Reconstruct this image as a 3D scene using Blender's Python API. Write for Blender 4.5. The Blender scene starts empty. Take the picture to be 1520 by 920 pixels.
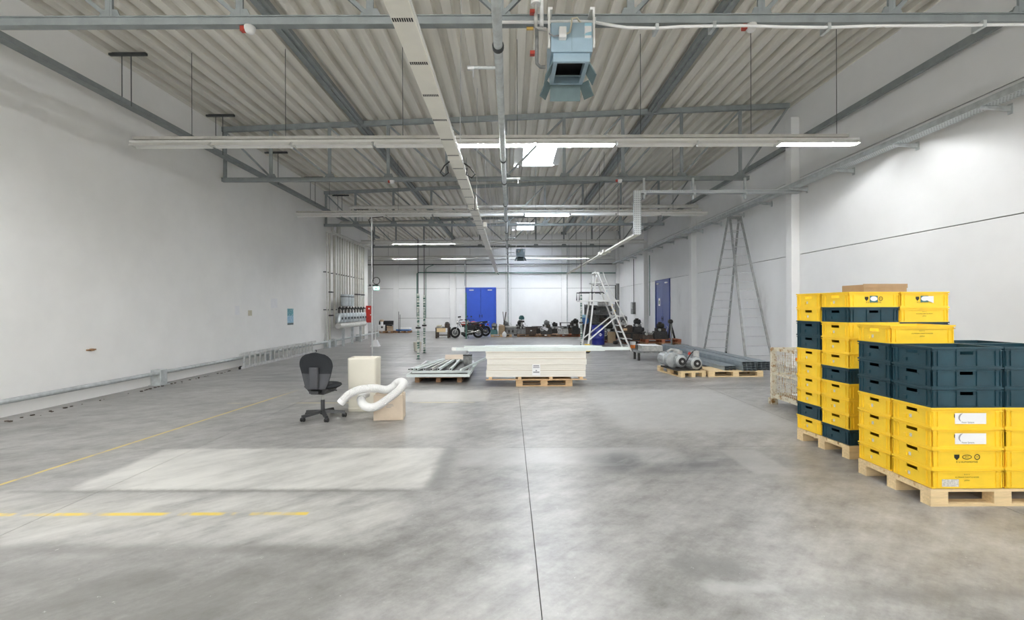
import bpy, math, random
from mathutils import Vector, Matrix, Euler
random.seed(7)
PI = math.pi
C = bpy.context.scene.collection
sc = bpy.context.scene

# ------------------------------------------------------------------ camera
F, VX, VY, H, ROLL = 686.0, 757.0, 457.0, 1.667, 0.0037      # focal length in px of a 1520 px wide frame, horizon, eye height
cd = bpy.data.cameras.new('camera'); cam = bpy.data.objects.new('camera', cd); C.objects.link(cam)
cd.sensor_fit = 'HORIZONTAL'; cd.sensor_width = 36.0; cd.lens = 36.0 * F / 1520.0
cd.shift_x = (760 - VX) / 1520.0; cd.shift_y = (VY - 460) / 1520.0
cd.clip_start = 0.05; cd.clip_end = 200
cam.location = (0, 0, H); cam.rotation_euler = (PI / 2, ROLL, 0)
sc.camera = cam

# ------------------------------------------------------------------ world, exposure
w = bpy.data.worlds.new('sky'); sc.world = w; w.use_nodes = True
bg = w.node_tree.nodes['Background']; bg.inputs[0].default_value = (0.78, 0.86, 1.0, 1); bg.inputs[1].default_value = 17.0
vs = sc.view_settings
vs.view_transform = 'Standard'; vs.look = 'None'; vs.gamma = 1.0; vs.use_curve_mapping = False; vs.exposure = 1.22
TUBE = 225.0                                                    # glow of a lit fluorescent tube
try:
    sc.cycles.max_bounces = 10; sc.cycles.diffuse_bounces = 6; sc.cycles.glossy_bounces = 4; sc.cycles.transparent_max_bounces = 12
    sc.cycles.use_denoising = True; sc.cycles.sample_clamp_indirect = 6.0
    sc.cycles.caustics_reflective = False; sc.cycles.caustics_refractive = False
except Exception:
    pass

def P(px, py, Y):
    dx, dy = px - VX, py - VY
    return Vector(((dx - ROLL * dy) * Y / F, Y, H - (dy + ROLL * dx) * Y / F))
def G(px, py):
    dx, dy = px - VX, py - VY
    Y = F * H / (dy + ROLL * dx)
    return Vector(((dx - ROLL * dy) * Y / F, Y, 0))

# ------------------------------------------------------------------ mesh helpers
class MB:
    def __init__(s): s.v = []; s.f = []
    def add(s, vs, fs):
        b = len(s.v); s.v += [tuple(p) for p in vs]; s.f += [tuple(i + b for i in f) for f in fs]; return s
    def box(s, x0, x1, y0, y1, z0, z1):
        return s.add([(x0,y0,z0),(x1,y0,z0),(x1,y1,z0),(x0,y1,z0),(x0,y0,z1),(x1,y0,z1),(x1,y1,z1),(x0,y1,z1)],
                     [(0,3,2,1),(4,5,6,7),(0,1,5,4),(1,2,6,5),(2,3,7,6),(3,0,4,7)])
    def obox(s, c, size, rot=(0,0,0)):
        M = Euler(rot).to_matrix(); c = Vector(c); hx, hy, hz = size[0]/2, size[1]/2, size[2]/2
        pts = [(-hx,-hy,-hz),(hx,-hy,-hz),(hx,hy,-hz),(-hx,hy,-hz),(-hx,-hy,hz),(hx,-hy,hz),(hx,hy,hz),(-hx,hy,hz)]
        return s.add([c + M @ Vector(p) for p in pts], [(0,3,2,1),(4,5,6,7),(0,1,5,4),(1,2,6,5),(2,3,7,6),(3,0,4,7)])
    def frame(s, p, q, up=(0,0,1)):
        d = (Vector(q) - Vector(p)); d.normalize(); u = Vector(up)
        if abs(d.dot(u)) > 0.98: u = Vector((1,0,0)) if abs(d.x) < .9 else Vector((0,1,0))
        a = d.cross(u).normalized(); b = a.cross(d).normalized(); return d, a, b
    def bar(s, p, q, wa, wb, up=(0,0,1)):
        p = Vector(p); q = Vector(q); d, a, b = s.frame(p, q, up); a = a*wa/2; b = b*wb/2
        return s.add([p-a-b, p+a-b, p+a+b, p-a+b, q-a-b, q+a-b, q+a+b, q-a+b],
                     [(0,1,2,3),(7,6,5,4),(0,4,5,1),(1,5,6,2),(2,6,7,3),(3,7,4,0)])
    def prism(s, poly, p, q, up=(0,0,1)):
        p = Vector(p); q = Vector(q); d, a, b = s.frame(p, q, up); n = len(poly)
        vs = [p + a*x + b*y for x, y in poly] + [q + a*x + b*y for x, y in poly]
        fs = [tuple(range(n)), tuple(range(2*n-1, n-1, -1))] + [(i, i+n, (i+1) % n + n, (i+1) % n) for i in range(n)]
        return s.add(vs, fs)
    def tube(s, pts, r, n=10, caps=True):
        pts = [Vector(p) for p in pts]; m = len(pts); rs = r if isinstance(r, (list, tuple)) else [r]*m
        t = []
        for i in range(m):
            d = (pts[min(i+1, m-1)] - pts[max(i-1, 0)]); d.normalize(); t.append(d)
        u = Vector((0,0,1)) if abs(t[0].z) < .9 else Vector((1,0,0))
        a = t[0].cross(u).normalized(); vs = []; fs = []
        for i in range(m):
            a = (a - t[i]*a.dot(t[i])); a.normalize(); b = t[i].cross(a)
            for k in range(n):
                an = 2*PI*k/n; vs.append(pts[i] + (a*math.cos(an) + b*math.sin(an))*rs[i])
        for i in range(m-1):
            for k in range(n):
                fs.append((i*n+k, i*n+(k+1) % n, (i+1)*n+(k+1) % n, (i+1)*n+k))
        if caps:
            fs.append(tuple(range(n-1, -1, -1))); fs.append(tuple(range((m-1)*n, m*n)))
        return s.add(vs, fs)
    def lathe(s, prof, c=(0,0,0), n=16, axis='z'):
        vs = []; fs = []; m = len(prof)
        for r, z in prof:
            for k in range(n):
                an = 2*PI*k/n; x, y = r*math.cos(an), r*math.sin(an)
                vs.append({'z': (x,y,z), 'y': (x,z,y), 'x': (z,x,y)}[axis])
        for i in range(m-1):
            for k in range(n):
                q = (i*n+k, i*n+(k+1) % n, (i+1)*n+(k+1) % n, (i+1)*n+k)
                fs.append(q if axis != 'y' else q[::-1])
        if prof[0][0] > 1e-6: fs.append(tuple(range(n-1, -1, -1)) if axis != 'y' else tuple(range(n)))
        if prof[-1][0] > 1e-6: fs.append(tuple(range((m-1)*n, m*n)) if axis != 'y' else tuple(range(m*n-1, (m-1)*n-1, -1)))
        c = Vector(c); return s.add([c + Vector(p) for p in vs], fs)
    def ball(s, c, r, n=12, m=8, sc_=(1,1,1)):
        prof = [(max(r*math.sin(PI*i/m), 1e-5), -r*math.cos(PI*i/m)) for i in range(m+1)]
        t = MB().lathe(prof, n=n); c = Vector(c)
        return s.add([c + Vector((p[0]*sc_[0], p[1]*sc_[1], p[2]*sc_[2])) for p in t.v], t.f)
    def torus(s, c, R, r, n=24, m=8, axis='y', sc_=(1,1,1)):
        vs = []; fs = []
        for i in range(n):
            A = 2*PI*i/n
            for k in range(m):
                B = 2*PI*k/m; q = R + r*math.cos(B); x, y, z = q*math.cos(A), q*math.sin(A), r*math.sin(B)
                p = {'z': (x,y,z), 'y': (x,z,y), 'x': (z,x,y)}[axis]
                vs.append(Vector(c) + Vector((p[0]*sc_[0], p[1]*sc_[1], p[2]*sc_[2])))
        for i in range(n):
            for k in range(m):
                fs.append((i*m+k, ((i+1) % n)*m+k, ((i+1) % n)*m+(k+1) % m, i*m+(k+1) % m))
        return s.add(vs, fs)
    def mesh(s, name, m=None, smooth=None):
        me = bpy.data.meshes.new(name); me.from_pydata(s.v, [], s.f); me.validate()
        if m: me.materials.append(MAT[m] if isinstance(m, str) else m)
        if smooth:
            me.polygons.foreach_set('use_smooth', [True]*len(me.polygons))
            me.set_sharp_from_angle(angle=math.radians(smooth))
        return me
    def build(s, name, m, parent=None, loc=(0,0,0), rot=(0,0,0), smooth=None, bevel=0):
        return obj(name, s.mesh(name, m, smooth), parent, loc, rot, bevel)

def obj(name, me, parent=None, loc=(0,0,0), rot=(0,0,0), bevel=0):
    o = bpy.data.objects.new(name, me); C.objects.link(o); o.location = loc; o.rotation_euler = rot
    if parent: o.parent = parent
    if bevel:
        b = o.modifiers.new('bevel', 'BEVEL'); b.width = bevel; b.segments = 2; b.limit_method = 'ANGLE'; b.angle_limit = math.radians(40)
    return o
def tag(o, label, cat, group=None):
    o['label'] = label; o['category'] = cat
    if group: o['group'] = group
    return o
def struct(o, label=None):
    o['kind'] = 'structure'
    if label: o['label'] = label
    return o
def thing(name, label, cat, loc=(0,0,0), rz=0, group=None):
    o = bpy.data.objects.new(name, None); C.objects.link(o); o.location = loc; o.rotation_euler = (0,0,rz); o.empty_display_size = .1
    return tag(o, label, cat, group)
KIDS = {}
def copy_tree(o, parent=None):
    c = o.copy(); C.objects.link(c); c.parent = parent
    for ch in o.children: copy_tree(ch, c)
    return c
def text_mesh(body, size, m, align='CENTER'):
    cu = bpy.data.curves.new('lettering', 'FONT'); cu.body = body; cu.size = size; cu.align_x = align; cu.align_y = 'CENTER'
    t = bpy.data.objects.new('lettering', cu); C.objects.link(t)
    me = bpy.data.meshes.new_from_object(t.evaluated_get(bpy.context.evaluated_depsgraph_get()))
    bpy.data.objects.remove(t); me.materials.clear(); me.materials.append(MAT[m]); return me

# ------------------------------------------------------------------ materials
MAT = {}
class NT:
    def __init__(s, name):
        m = bpy.data.materials.new(name); m.use_nodes = True; s.m = m; s.t = m.node_tree; s.n = s.t.nodes; s.b = s.n['Principled BSDF']; MAT[name] = m
    def link(s, a, b): s.t.links.new(a, b)
    def sock(s, node, i, v):
        if v is None: return
        if hasattr(v, 'is_linked'): s.link(v, node.inputs[i])
        else: node.inputs[i].default_value = v
    def math(s, op, a, b=None, c=None, clamp=False):
        n = s.n.new('ShaderNodeMath'); n.operation = op; n.use_clamp = clamp
        s.sock(n, 0, a); s.sock(n, 1, b); s.sock(n, 2, c); return n.outputs[0]
    def pos(s):
        g = s.n.new('ShaderNodeNewGeometry'); x = s.n.new('ShaderNodeSeparateXYZ'); s.link(g.outputs['Position'], x.inputs[0])
        return g.outputs['Position'], x.outputs[0], x.outputs[1], x.outputs[2]
    def objc(s):
        g = s.n.new('ShaderNodeTexCoord'); x = s.n.new('ShaderNodeSeparateXYZ'); s.link(g.outputs['Object'], x.inputs[0])
        return g.outputs['Object'], x.outputs[0], x.outputs[1], x.outputs[2]
    def noise(s, vec, scale, detail=4, rough=.55, stretch=None):
        if stretch:
            mp = s.n.new('ShaderNodeMapping'); mp.inputs['Scale'].default_value = stretch; s.link(vec, mp.inputs[0]); vec = mp.outputs[0]
        n = s.n.new('ShaderNodeTexNoise'); s.link(vec, n.inputs['Vector']); n.inputs['Scale'].default_value = scale
        n.inputs['Detail'].default_value = detail; n.inputs['Roughness'].default_value = rough; return n.outputs[0]
    def ramp(s, v, a, b, lo=0.0, hi=1.0):
        n = s.n.new('ShaderNodeMapRange'); n.interpolation_type = 'LINEAR'; s.sock(n, 0, v)
        for i, q in enumerate((a, b, lo, hi)): n.inputs[i+1].default_value = q
        return n.outputs[0]
    def mix(s, f, a, b):
        n = s.n.new('ShaderNodeMix'); n.data_type = 'RGBA'; s.sock(n, 0, f)
        s.sock(n, 6, a if hasattr(a, 'is_linked') else (*a, 1)); s.sock(n, 7, b if hasattr(b, 'is_linked') else (*b, 1)); return n.outputs[2]
    def bump(s, h, strength, dist=.01):
        n = s.n.new('ShaderNodeBump'); n.inputs['Strength'].default_value = strength; n.inputs['Distance'].default_value = dist
        s.link(h, n.inputs['Height']); s.link(n.outputs[0], s.b.inputs['Normal'])
    def rect(s, x, y, x0, x1, y0, y1, e=.03):
        a = s.math('MULTIPLY', s.ramp(x, x0-e, x0+e), s.ramp(x, x1-e, x1+e, 1, 0))
        b = s.math('MULTIPLY', s.ramp(y, y0-e, y0+e), s.ramp(y, y1-e, y1+e, 1, 0))
        return s.math('MULTIPLY', a, b)
def mat(name, col, rough=.5, metal=0.0, var=.12, scale=6.0, spec=.5, stretch=None, bump=0, world=False):
    t = NT(name); t.b.inputs['Roughness'].default_value = rough; t.b.inputs['Metallic'].default_value = metal
    t.b.inputs['Specular IOR Level'].default_value = spec
    if var or bump:
        v = (t.pos() if world else t.objc())[0]; n = t.noise(v, scale, 3, .6, stretch)
        lo = tuple(c*(1-var) for c in col); hi = tuple(min(1, c*(1+var)) for c in col)
        t.link(t.mix(t.ramp(n, .3, .7), lo, hi), t.b.inputs['Base Color'])
        if bump: t.bump(n, bump)
    else: t.b.inputs['Base Color'].default_value = (*col, 1)
    return t
def emit(name, col, strength):
    t = NT(name); t.b.inputs['Base Color'].default_value = (*col, 1); t.b.inputs['Emission Color'].default_value = (*col, 1)
    t.b.inputs['Emission Strength'].default_value = strength; return t

mat('plaster', (.90,.893,.872), .75, var=.025, scale=1.5, world=True, bump=.03)
t = NT('panel_white'); v, x, y, z = t.pos(); n = t.noise(v, 1.2, 3, .6); sm = t.noise(v, 2.2, 4, .6, (1, 1.6, .7))
c = t.mix(t.ramp(n, .3, .7), (.81,.81,.805), (.85,.85,.845)); side = t.math('GREATER_THAN', x, 7.6)
for y0, y1, z0, z1, e, am in ((21.45, 21.7, 1.6, 2.6, .25, .40), (20.0, 20.25, .35, 1.2, .2, .45), (20.9, 21.1, .2, 1.0, .2, .25), (14.2, 14.7, 1.2, 2.2, .35, .40), (15.3, 16.0, 2.8, 4.0, .5, .15), (19.0, 19.3, .2, 1.5, .3, .2), (28.2, 28.8, .2, 2.0, .5, .2)):
    c = t.mix(t.math('MULTIPLY', side, t.math('MULTIPLY', t.rect(y, z, y0, y1, z0, z1, e), t.math('MULTIPLY', t.ramp(sm, .35, .62), am))), c, (.22,.21,.20))
t.link(c, t.b.inputs['Base Color']); t.b.inputs['Roughness'].default_value = .6
t = mat('column_white', (.85,.85,.84), .55, var=.02, scale=2, world=True)
mat('joint_dark', (.10,.095,.09), .9, var=.1)
mat('galv', (.55,.58,.58), .45, .3, var=.16, scale=9)
mat('truss_steel', (.26,.285,.285), .55, .1, var=.12, scale=5)
mat('dark_steel', (.06,.065,.065), .5, .3, var=.2)
mat('white_metal', (.80,.80,.77), .4, var=.03)
mat('trunk_white', (.87,.85,.77), .45, var=.04, scale=3)
mat('white_plastic', (.86,.86,.85), .35, var=.02)
mat('cream', (.74,.71,.61), .45, var=.03, scale=3)
mat('ladder_steel', (.36,.37,.36), .45, .3, var=.2, scale=8)
mat('channel_steel', (.30,.35,.38), .4, .45, var=.15, scale=5)
mat('cylinder_steel', (.50,.54,.55), .3, .6, var=.12)
mat('alu', (.66,.67,.67), .35, .7, var=.1, scale=12)
mat('alu_white', (.68,.74,.72), .4, .0, var=.05, scale=5)
mat('aluladder', (.62,.62,.60), .45, .3, var=.2, scale=8)
mat('tray_steel', (.50,.53,.54), .4, .6, var=.12, scale=14)
mat('pipe_grey', (.52,.50,.45), .5, .2, var=.10, scale=4)
mat('pipe_insul', (.60,.59,.55), .55, .1, var=.08, scale=6)
mat('black', (.012,.012,.013), .5, var=.2, scale=20)
mat('black_plastic', (.03,.031,.033), .45, var=.1)
mat('fabric_black', (.022,.024,.027), .9, var=.25, scale=160, spec=.2, bump=.25)
mat('charcoal_plastic', (.045,.047,.054), .5, var=.1)
mat('rubber', (.014,.014,.014), .7, var=.2)
mat('chrome', (.75,.75,.76), .12, 1.0, var=0)
mat('cardboard', (.52,.40,.28), .8, var=.06, scale=7)
mat('cardboard_pale', (.66,.55,.43), .8, var=.05, scale=7)
mat('cardboard_brown', (.36,.26,.16), .8, var=.08, scale=9)
mat('wood', (.66,.46,.26), .65, var=.22, scale=5, stretch=(1,9,9), bump=.1)
mat('wood_new', (.76,.58,.33), .6, var=.15, scale=5, stretch=(1,9,9), bump=.1)
mat('wood_red', (.30,.10,.045), .7, var=.3, scale=5, stretch=(1,9,9))
mat('wood_brown', (.33,.19,.10), .7, var=.3, scale=5, stretch=(1,9,9))
mat('board', (.80,.77,.70), .6, var=.035, scale=3, stretch=(.4,1,8))
mat('yellow_crate', (.93,.62,.035), .38, var=.05, scale=7, bump=.02)
mat('teal_crate', (.013,.048,.066), .35, var=.18, scale=9)
mat('print_black', (.02,.018,.012), .6, var=0)
mat('print_grey', (.30,.30,.32), .6, var=0)
mat('paper', (.86,.86,.87), .6, var=.02)
mat('paper_tan', (.55,.51,.40), .7, var=.1)
mat('label_torn', (.62,.60,.55), .8, var=.25, scale=60)
mat('door_blue', (.022,.085,.52), .4, var=.05, scale=3)
mat('door_navy', (.03,.065,.28), .4, var=.06, scale=3)
mat('drum_blue', (.02,.03,.24), .35, var=.08)
mat('bin_blue', (.04,.16,.42), .4, var=.1)
mat('heater_blue', (.36,.49,.58), .4, .1, var=.05, scale=5)
mat('heater_grey', (.17,.24,.25), .45, .15, var=.08)
mat('teal_paint', (.05,.16,.16), .5, var=.15)
mat('red', (.52,.03,.02), .4, var=.08)
mat('valve_red', (.45,.05,.03), .4, var=.1)
mat('brass', (.58,.40,.12), .35, .8, var=.1)
mat('machine_dark', (.035,.034,.032), .5, .35, var=.5, scale=18)
mat('machine_grey', (.20,.205,.20), .5, .3, var=.35, scale=14)
mat('machine_brown', (.075,.055,.042), .6, .2, var=.4, scale=14)
mat('machine_light', (.46,.46,.44), .5, .3, var=.25, scale=10)
mat('pump_grey', (.40,.42,.42), .45, .4, var=.12, scale=12)
mat('tank_red', (.50,.05,.035), .3, var=.05)
mat('orange', (.75,.22,.04), .5, var=.1)
mat('yellow_tape', (.85,.62,.05), .5, var=.05)
mat('green_paint', (.06,.17,.13), .5, var=.2, scale=20)
mat('hose_white', (.76,.76,.75), .4, var=.02)
mat('pale_blue', (.35,.60,.72), .6, var=.1)
emit('tube_lit', (.97, .985, 1.0), TUBE)
emit('exit_glow', (.25,.95,.75), 2.2)
mat('tube_off', (.85,.85,.84), .25, var=0)

# corrugated deck
t = NT('deck'); v, x, y, z = t.pos()
n1 = t.noise(v, 1.4, 4, .6, (1, .12, 1)); n2 = t.noise(v, 9, 3, .6, (1, .05, 1))
f = t.math('ADD', t.math('MULTIPLY', n1, .6), t.math('MULTIPLY', n2, .4))
t.link(t.mix(t.ramp(f, .35, .65), (.64,.615,.55), (.85,.82,.75)), t.b.inputs['Base Color'])
t.b.inputs['Roughness'].default_value = .55; t.b.inputs['Metallic'].default_value = .1

# rusty grey-white paint (mesh box)
t = NT('rusty_paint'); v = t.objc()[0]; n = t.noise(v, 11, 5, .65)
t.link(t.mix(t.ramp(n, .50, .62), (.62,.58,.46), (.30,.16,.05)), t.b.inputs['Base Color']); t.b.inputs['Roughness'].default_value = .7

# perforated sheet steel (dark punched slots)
t = NT('perforated'); v, x, y, z = t.objc()
def saw(t, q, per): return t.math('ABSOLUTE', t.math('SUBTRACT', t.math('FRACT', t.math('DIVIDE', q, per)), .5))
hx = t.math('LESS_THAN', saw(t, x, .05), .26); hy = t.math('LESS_THAN', saw(t, t.math('ADD', y, z), .05), .17)
t.link(t.mix(t.math('MULTIPLY', hx, hy), (.56,.59,.60), (.10,.11,.11)), t.b.inputs['Base Color'])
t.b.inputs['Roughness'].default_value = .4; t.b.inputs['Metallic'].default_value = .4

# paint bands of the power poles
t = NT('pole_band'); v, x, y, z = t.objc()
t.link(t.mix(t.math('LESS_THAN', t.noise(v, 14, 2, .5, (.05,.05,1)), .5), (.62,.63,.58), (.07,.15,.12)), t.b.inputs['Base Color']); t.b.inputs['Roughness'].default_value = .5

# poster print
t = NT('poster_print'); v, x, y, z = t.objc(); n = t.noise(v, 22, 3, .6)
c = t.mix(t.ramp(z, .02, .05), (.30,.52,.66), (.10,.36,.42)); c = t.mix(t.math('GREATER_THAN', n, .60), c, (.70,.80,.84))
c = t.mix(t.math('LESS_THAN', z, -.22), c, (.10,.13,.14)); t.link(c, t.b.inputs['Base Color']); t.b.inputs['Roughness'].default_value = .4

# skylight glazing
m = bpy.data.materials.new('skylight_glass'); m.use_nodes = True; MAT['skylight_glass'] = m; nt = m.node_tree; nt.nodes.clear()
o_ = nt.nodes.new('ShaderNodeOutputMaterial'); mx = nt.nodes.new('ShaderNodeMixShader'); tr = nt.nodes.new('ShaderNodeBsdfTransparent'); gl = nt.nodes.new('ShaderNodeBsdfGlossy')
tr.inputs[0].default_value = (.93,.95,.97,1); gl.inputs[1].default_value = .15; mx.inputs[0].default_value = .06
nt.links.new(tr.outputs[0], mx.inputs[1]); nt.links.new(gl.outputs[0], mx.inputs[2]); nt.links.new(mx.outputs[0], o_.inputs[0])

# polished concrete with wear, patches and worn yellow lines
t = NT('concrete'); v, x, y, z = t.pos()
nb = t.noise(v, .45, 4, .5, (1, 1.5, 1)); nm = t.noise(v, 1.9, 5, .55, (1, 2.0, 1)); nf = t.noise(v, 30, 4, .7); nst = t.noise(v, .9, 5, .55, (.5, 3.0, 1))
base = t.math('ADD', t.math('ADD', t.math('MULTIPLY', nb, .40), t.math('MULTIPLY', nm, .26)), t.math('ADD', t.math('MULTIPLY', nf, .18), t.math('MULTIPLY', nst, .16)))
mpd = t.n.new('ShaderNodeMapping'); mpd.inputs['Rotation'].default_value = (0, 0, -.75); t.link(v, mpd.inputs[0])
nd = t.noise(mpd.outputs[0], 1.5, 7, .64, (.6, 1.7, 1)); nd2 = t.noise(mpd.outputs[0], 7, 6, .68, (.5, 1.8, 1))
nv = t.noise(v, 4.2, 7, .68, (1, 1.25, 1))
base = t.math('ADD', t.math('MULTIPLY', base, .42), t.math('ADD', t.math('MULTIPLY', nv, .22), t.math('ADD', t.math('MULTIPLY', nd, .22), t.math('MULTIPLY', nd2, .14))))
col = t.mix(t.ramp(base, .395, .605), (.155,.15,.14), (.46,.453,.437))
ew = t.math('MULTIPLY', t.math('SUBTRACT', t.noise(v, 7, 4, .7), .5), .10)
xx = t.math('ADD', x, ew); yy = t.math('ADD', y, ew)
def lay(mask, c, amt): 
    global col
    col = t.mix(t.math('MULTIPLY', mask, amt), col, c)
lay(t.rect(xx, yy, -4.1, -.77, 4.27, 5.52, .05), (.66,.65,.61), t.math('ADD', .25, t.math('MULTIPLY', t.ramp(nd, .3, .62), .65)))          # bright machine footprint
lay(t.rect(xx, yy, -.80, -.62, 4.25, 5.55, .05), (.20,.20,.19), .55)
lay(t.rect(xx, yy, -4.6, -.9, 4.205, 4.26, .02), (.16,.155,.14), .6)
lay(t.rect(xx, yy, -4.6, -.9, 3.30, 4.15, .12), (.62,.61,.57), t.math('MULTIPLY', t.ramp(nd, .32, .62), .62))
lay(t.rect(xx, yy, -5.2, -1.2, 3.16, 3.26, .05), (.17,.165,.15), .45)
lay(t.rect(xx, yy, -.55, 1.9, 4.9, 5.5, .12), (.56,.56,.55), .45)
lay(t.rect(xx, yy, -2.0, -.42, 8.25, 9.4, .06), (.58,.56,.51), .62)
lay(t.rect(xx, yy, -1.5, -.9, 6.0, 7.6, .2), (.54,.53,.49), .5)
lay(t.rect(xx, yy, 1.5, 4.1, 6.3, 9.4, .15), (.50,.50,.49), .55)
lay(t.rect(xx, yy, .9, 4.0, 4.55, 5.35, .25), (.105,.108,.11), t.math('MULTIPLY', t.math('MULTIPLY', t.ramp(nst, .36, .56), t.ramp(nd, .34, .56)), .85))
lay(t.rect(xx, yy, 2.45, 2.86, 4.62, 5.4, .03), (.40,.40,.39), .6)
lay(t.rect(xx, yy, -5.2, -1.0, 2.3, 3.1, .2), (.13,.125,.115), t.math('MULTIPLY', t.ramp(nd, .36, .56), .6))
lay(t.rect(xx, yy, 1.05, 1.5, 2.86, 3.08, .06), (.15,.15,.145), .5)
lay(t.rect(xx, yy, 1.15, 1.6, 2.70, 2.80, .03), (.46,.46,.45), .6)
lay(t.rect(xx, yy, 1.6, 3.6, 2.62, 2.74, .05), (.14,.14,.135), .4)
lay(t.rect(xx, yy, -6.5, 6.8, 9.7, 21, .6), (.10,.10,.10), t.math('MULTIPLY', t.ramp(nst, .45, .62), .5))
wear = t.ramp(t.noise(v, 5, 5, .7), .40, .52)
lx = t.math('ADD', t.math('MULTIPLY', y, -.1028), t.math('MULTIPLY', x, -1.0))     # long yellow line along the left aisle
dl = t.math('ABSOLUTE', t.math('ADD', x, t.math('SUBTRACT', 5.32, t.math('MULTIPLY', y, .1028))))
ln = t.math('MULTIPLY', t.math('LESS_THAN', dl, .024), t.math('MULTIPLY', t.ramp(y, 8.6, 9.6, 1, 0), t.ramp(t.noise(v, 3, 4, .6), .30, .42)))
lay(ln, (.66,.50,.10), .85)
lay(t.math('MULTIPLY', t.rect(x, y, -4.6, -1.65, 3.735, 3.79, .008), t.ramp(t.noise(v, 1.7, 4, .7, (1,.3,1)), .44, .54)), (.74,.54,.07), .9)
lay(t.math('MULTIPLY', t.rect(x, y, -5.0, -.6, 8.15, 8.21, .01), t.ramp(t.noise(v, 1.3, 4, .7, (1,.3,1)), .46, .55)), (.60,.52,.27), .8)
lay(t.math('MULTIPLY', t.rect(x, y, 1.35, 1.75, 1.6, 1.9, .05), t.ramp(t.noise(v, 9, 3, .6), .62, .66)), (.62,.20,.10), .6)
chip = t.ramp(t.noise(v, 17, 5, .75), .66, .70)
lay(chip, (.62,.62,.60), .6)
t.link(col, t.b.inputs['Base Color'])
t.link(t.ramp(t.math('ADD', t.math('MULTIPLY', nm, .6), t.math('MULTIPLY', nst, .4)), .25, .75, .30, .42), t.b.inputs['Roughness'])
t.b.inputs['Specular IOR Level'].default_value = .5
t.bump(nf, .05, .01)

# ------------------------------------------------------------------ setting
XL, XR, YB, YF, XA = -7.87, 7.90, 33.7, -8.0, -12.6            # left wall, right wall, back wall, wall behind, alcove side
ZD = lambda x: 6.95 + .0386*x                                    # underside of the roof deck
COLS = [-1.3, 5.65, 12.6, 19.55, 26.5, 33.3]
fl = struct(MB().box(XA-.3, XR+.4, YF-.3, YB+.3, -.25, -.02).build('floor', 'joint_dark'), 'grey polished concrete hall floor with cut joints')
xs = [XA-.3, -7.72, -3.77, .166, 4.10, XR+.4]; ys = [YF-.3] + [5.53 + 3.93*k for k in range(-3, 8)] + [YB+.3]
for i in range(len(xs)-1):
    for j in range(len(ys)-1):
        MB().box(xs[i]+.003, xs[i+1]-.003, ys[j]+.003, ys[j+1]-.003, -.02, 0).build('concrete_slab', 'concrete', fl)
struct(MB().box(XL-.25, XL, YF, 25.6, 0, ZD(XL)+.12).build('wall_left', 'plaster'), 'smooth white plastered wall')
wa = struct(MB().box(XA-.25, XA, 25.6, YB, 0, 6.7).build('wall_alcove', 'plaster'), 'white wall of the recess')
struct(MB().box(XA-.25, XL-.25, 25.35, 25.6, 0, 6.8).build('wall_alcove_front', 'plaster'))
struct(MB().box(XA-.25, XR+.3, YF-.25, YF, 0, 7.5).build('wall_front', 'plaster'))
wr = struct(MB().box(XR+.06, XR+.30, YF, YB, 0, 7.45).build('wall_right', 'joint_dark'), 'white precast panel wall with concrete columns')
ends = [YF] + COLS + [YB]
for i in range(len(ends)-1):
    a, b = ends[i] + (.27 if 0 < i < len(ends)-1 else 0), ends[i+1]
    if b - a < .4: continue
    for z0, z1 in ((0, 3.1), (3.1, 5.18), (5.18, 7.4)):
        segs = [(a, b)]
        if z0 == 0 and a < 23 < b: segs = [(a, 22.78), (25.0, b)]
        for p, q in segs: MB().box(XR, XR+.06, p+.008, q-.008, z0+(.009 if z0 else 0), z1-.009).build('wall_panel', 'panel_white', wr)
for yc in COLS[:-1]: MB().box(XR, XR+.06, yc-.008, yc+.278, 6.87, 7.39).build('wall_panel', 'panel_white', wr)
for yc in COLS: MB().box(XR-.22, XR+.06, yc, yc+.27, 0, 6.85).build('column', 'column_white', wr, bevel=.012)
wb = struct(MB().box(XA-.25, XR+.3, YB+.06, YB+.3, 0, 7.45).build('wall_back', 'joint_dark'), 'white panelled rear wall of the hall')
pil = [(-8.5,-8.12), (-4.37,-3.98), (-.30,.06), (3.77,4.12)]
bays = [(XA,-8.5), (-8.12,-4.37), (-3.98,-.30), (.06,3.77), (4.12,XR)]
for k, (a, b) in enumerate(bays):
    rows = [(0, .95), (.95, 3.1)] if k == 1 else [(0, 3.1)]
    for z0, z1 in rows + [(3.1, 5.18), (5.18, 7.3)]:
        segs = [(a, b)]
        if k == 2 and z0 == 0: segs = [(a, -3.25), (-1.01, b)]
        for p, q in segs: MB().box(p+.01, q-.01, YB, YB+.06, z0+(.01 if z0 else 0), z1-.01).build('wall_panel', 'panel_white', wb)
for a, b in pil: MB().box(a, b, YB-.02, YB+.06, 0, 7.0).build('column', 'column_white', wb)

# corrugated roof deck with openings for the skylights
SKY = [(.48, 1.60, 14.7, 17.35), (.48, 1.60, 28.9, 31.6)]
d = MB(); pitch = .335; x = XA - .3
while x < XR + .3:
    pr = [(0,0), (.165,0), (.195,.11), (.305,.11), (pitch,0)]
    hole = [s for s in SKY if x + pitch > s[0] and x < s[1]]
    ycut = sorted([(s[2], s[3]) for s in hole]); spans = []; y0 = YF - .2
    for a, b in ycut: spans.append((y0, a)); y0 = b
    spans.append((y0, YB + .2))
    for a, b in spans:
        for (u0, h0), (u1, h1) in zip(pr[:-1], pr[1:]):
            q0, q1 = (x+u0, ZD(x+u0)+h0), (x+u1, ZD(x+u1)+h1)
            d.add([(q0[0],a,q0[1]), (q1[0],a,q1[1]), (q1[0],b,q1[1]), (q0[0],b,q0[1])], [(0,3,2,1)])
    x += pitch
ce = struct(d.build('ceiling', 'deck'), 'ribbed steel roof deck')
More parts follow.
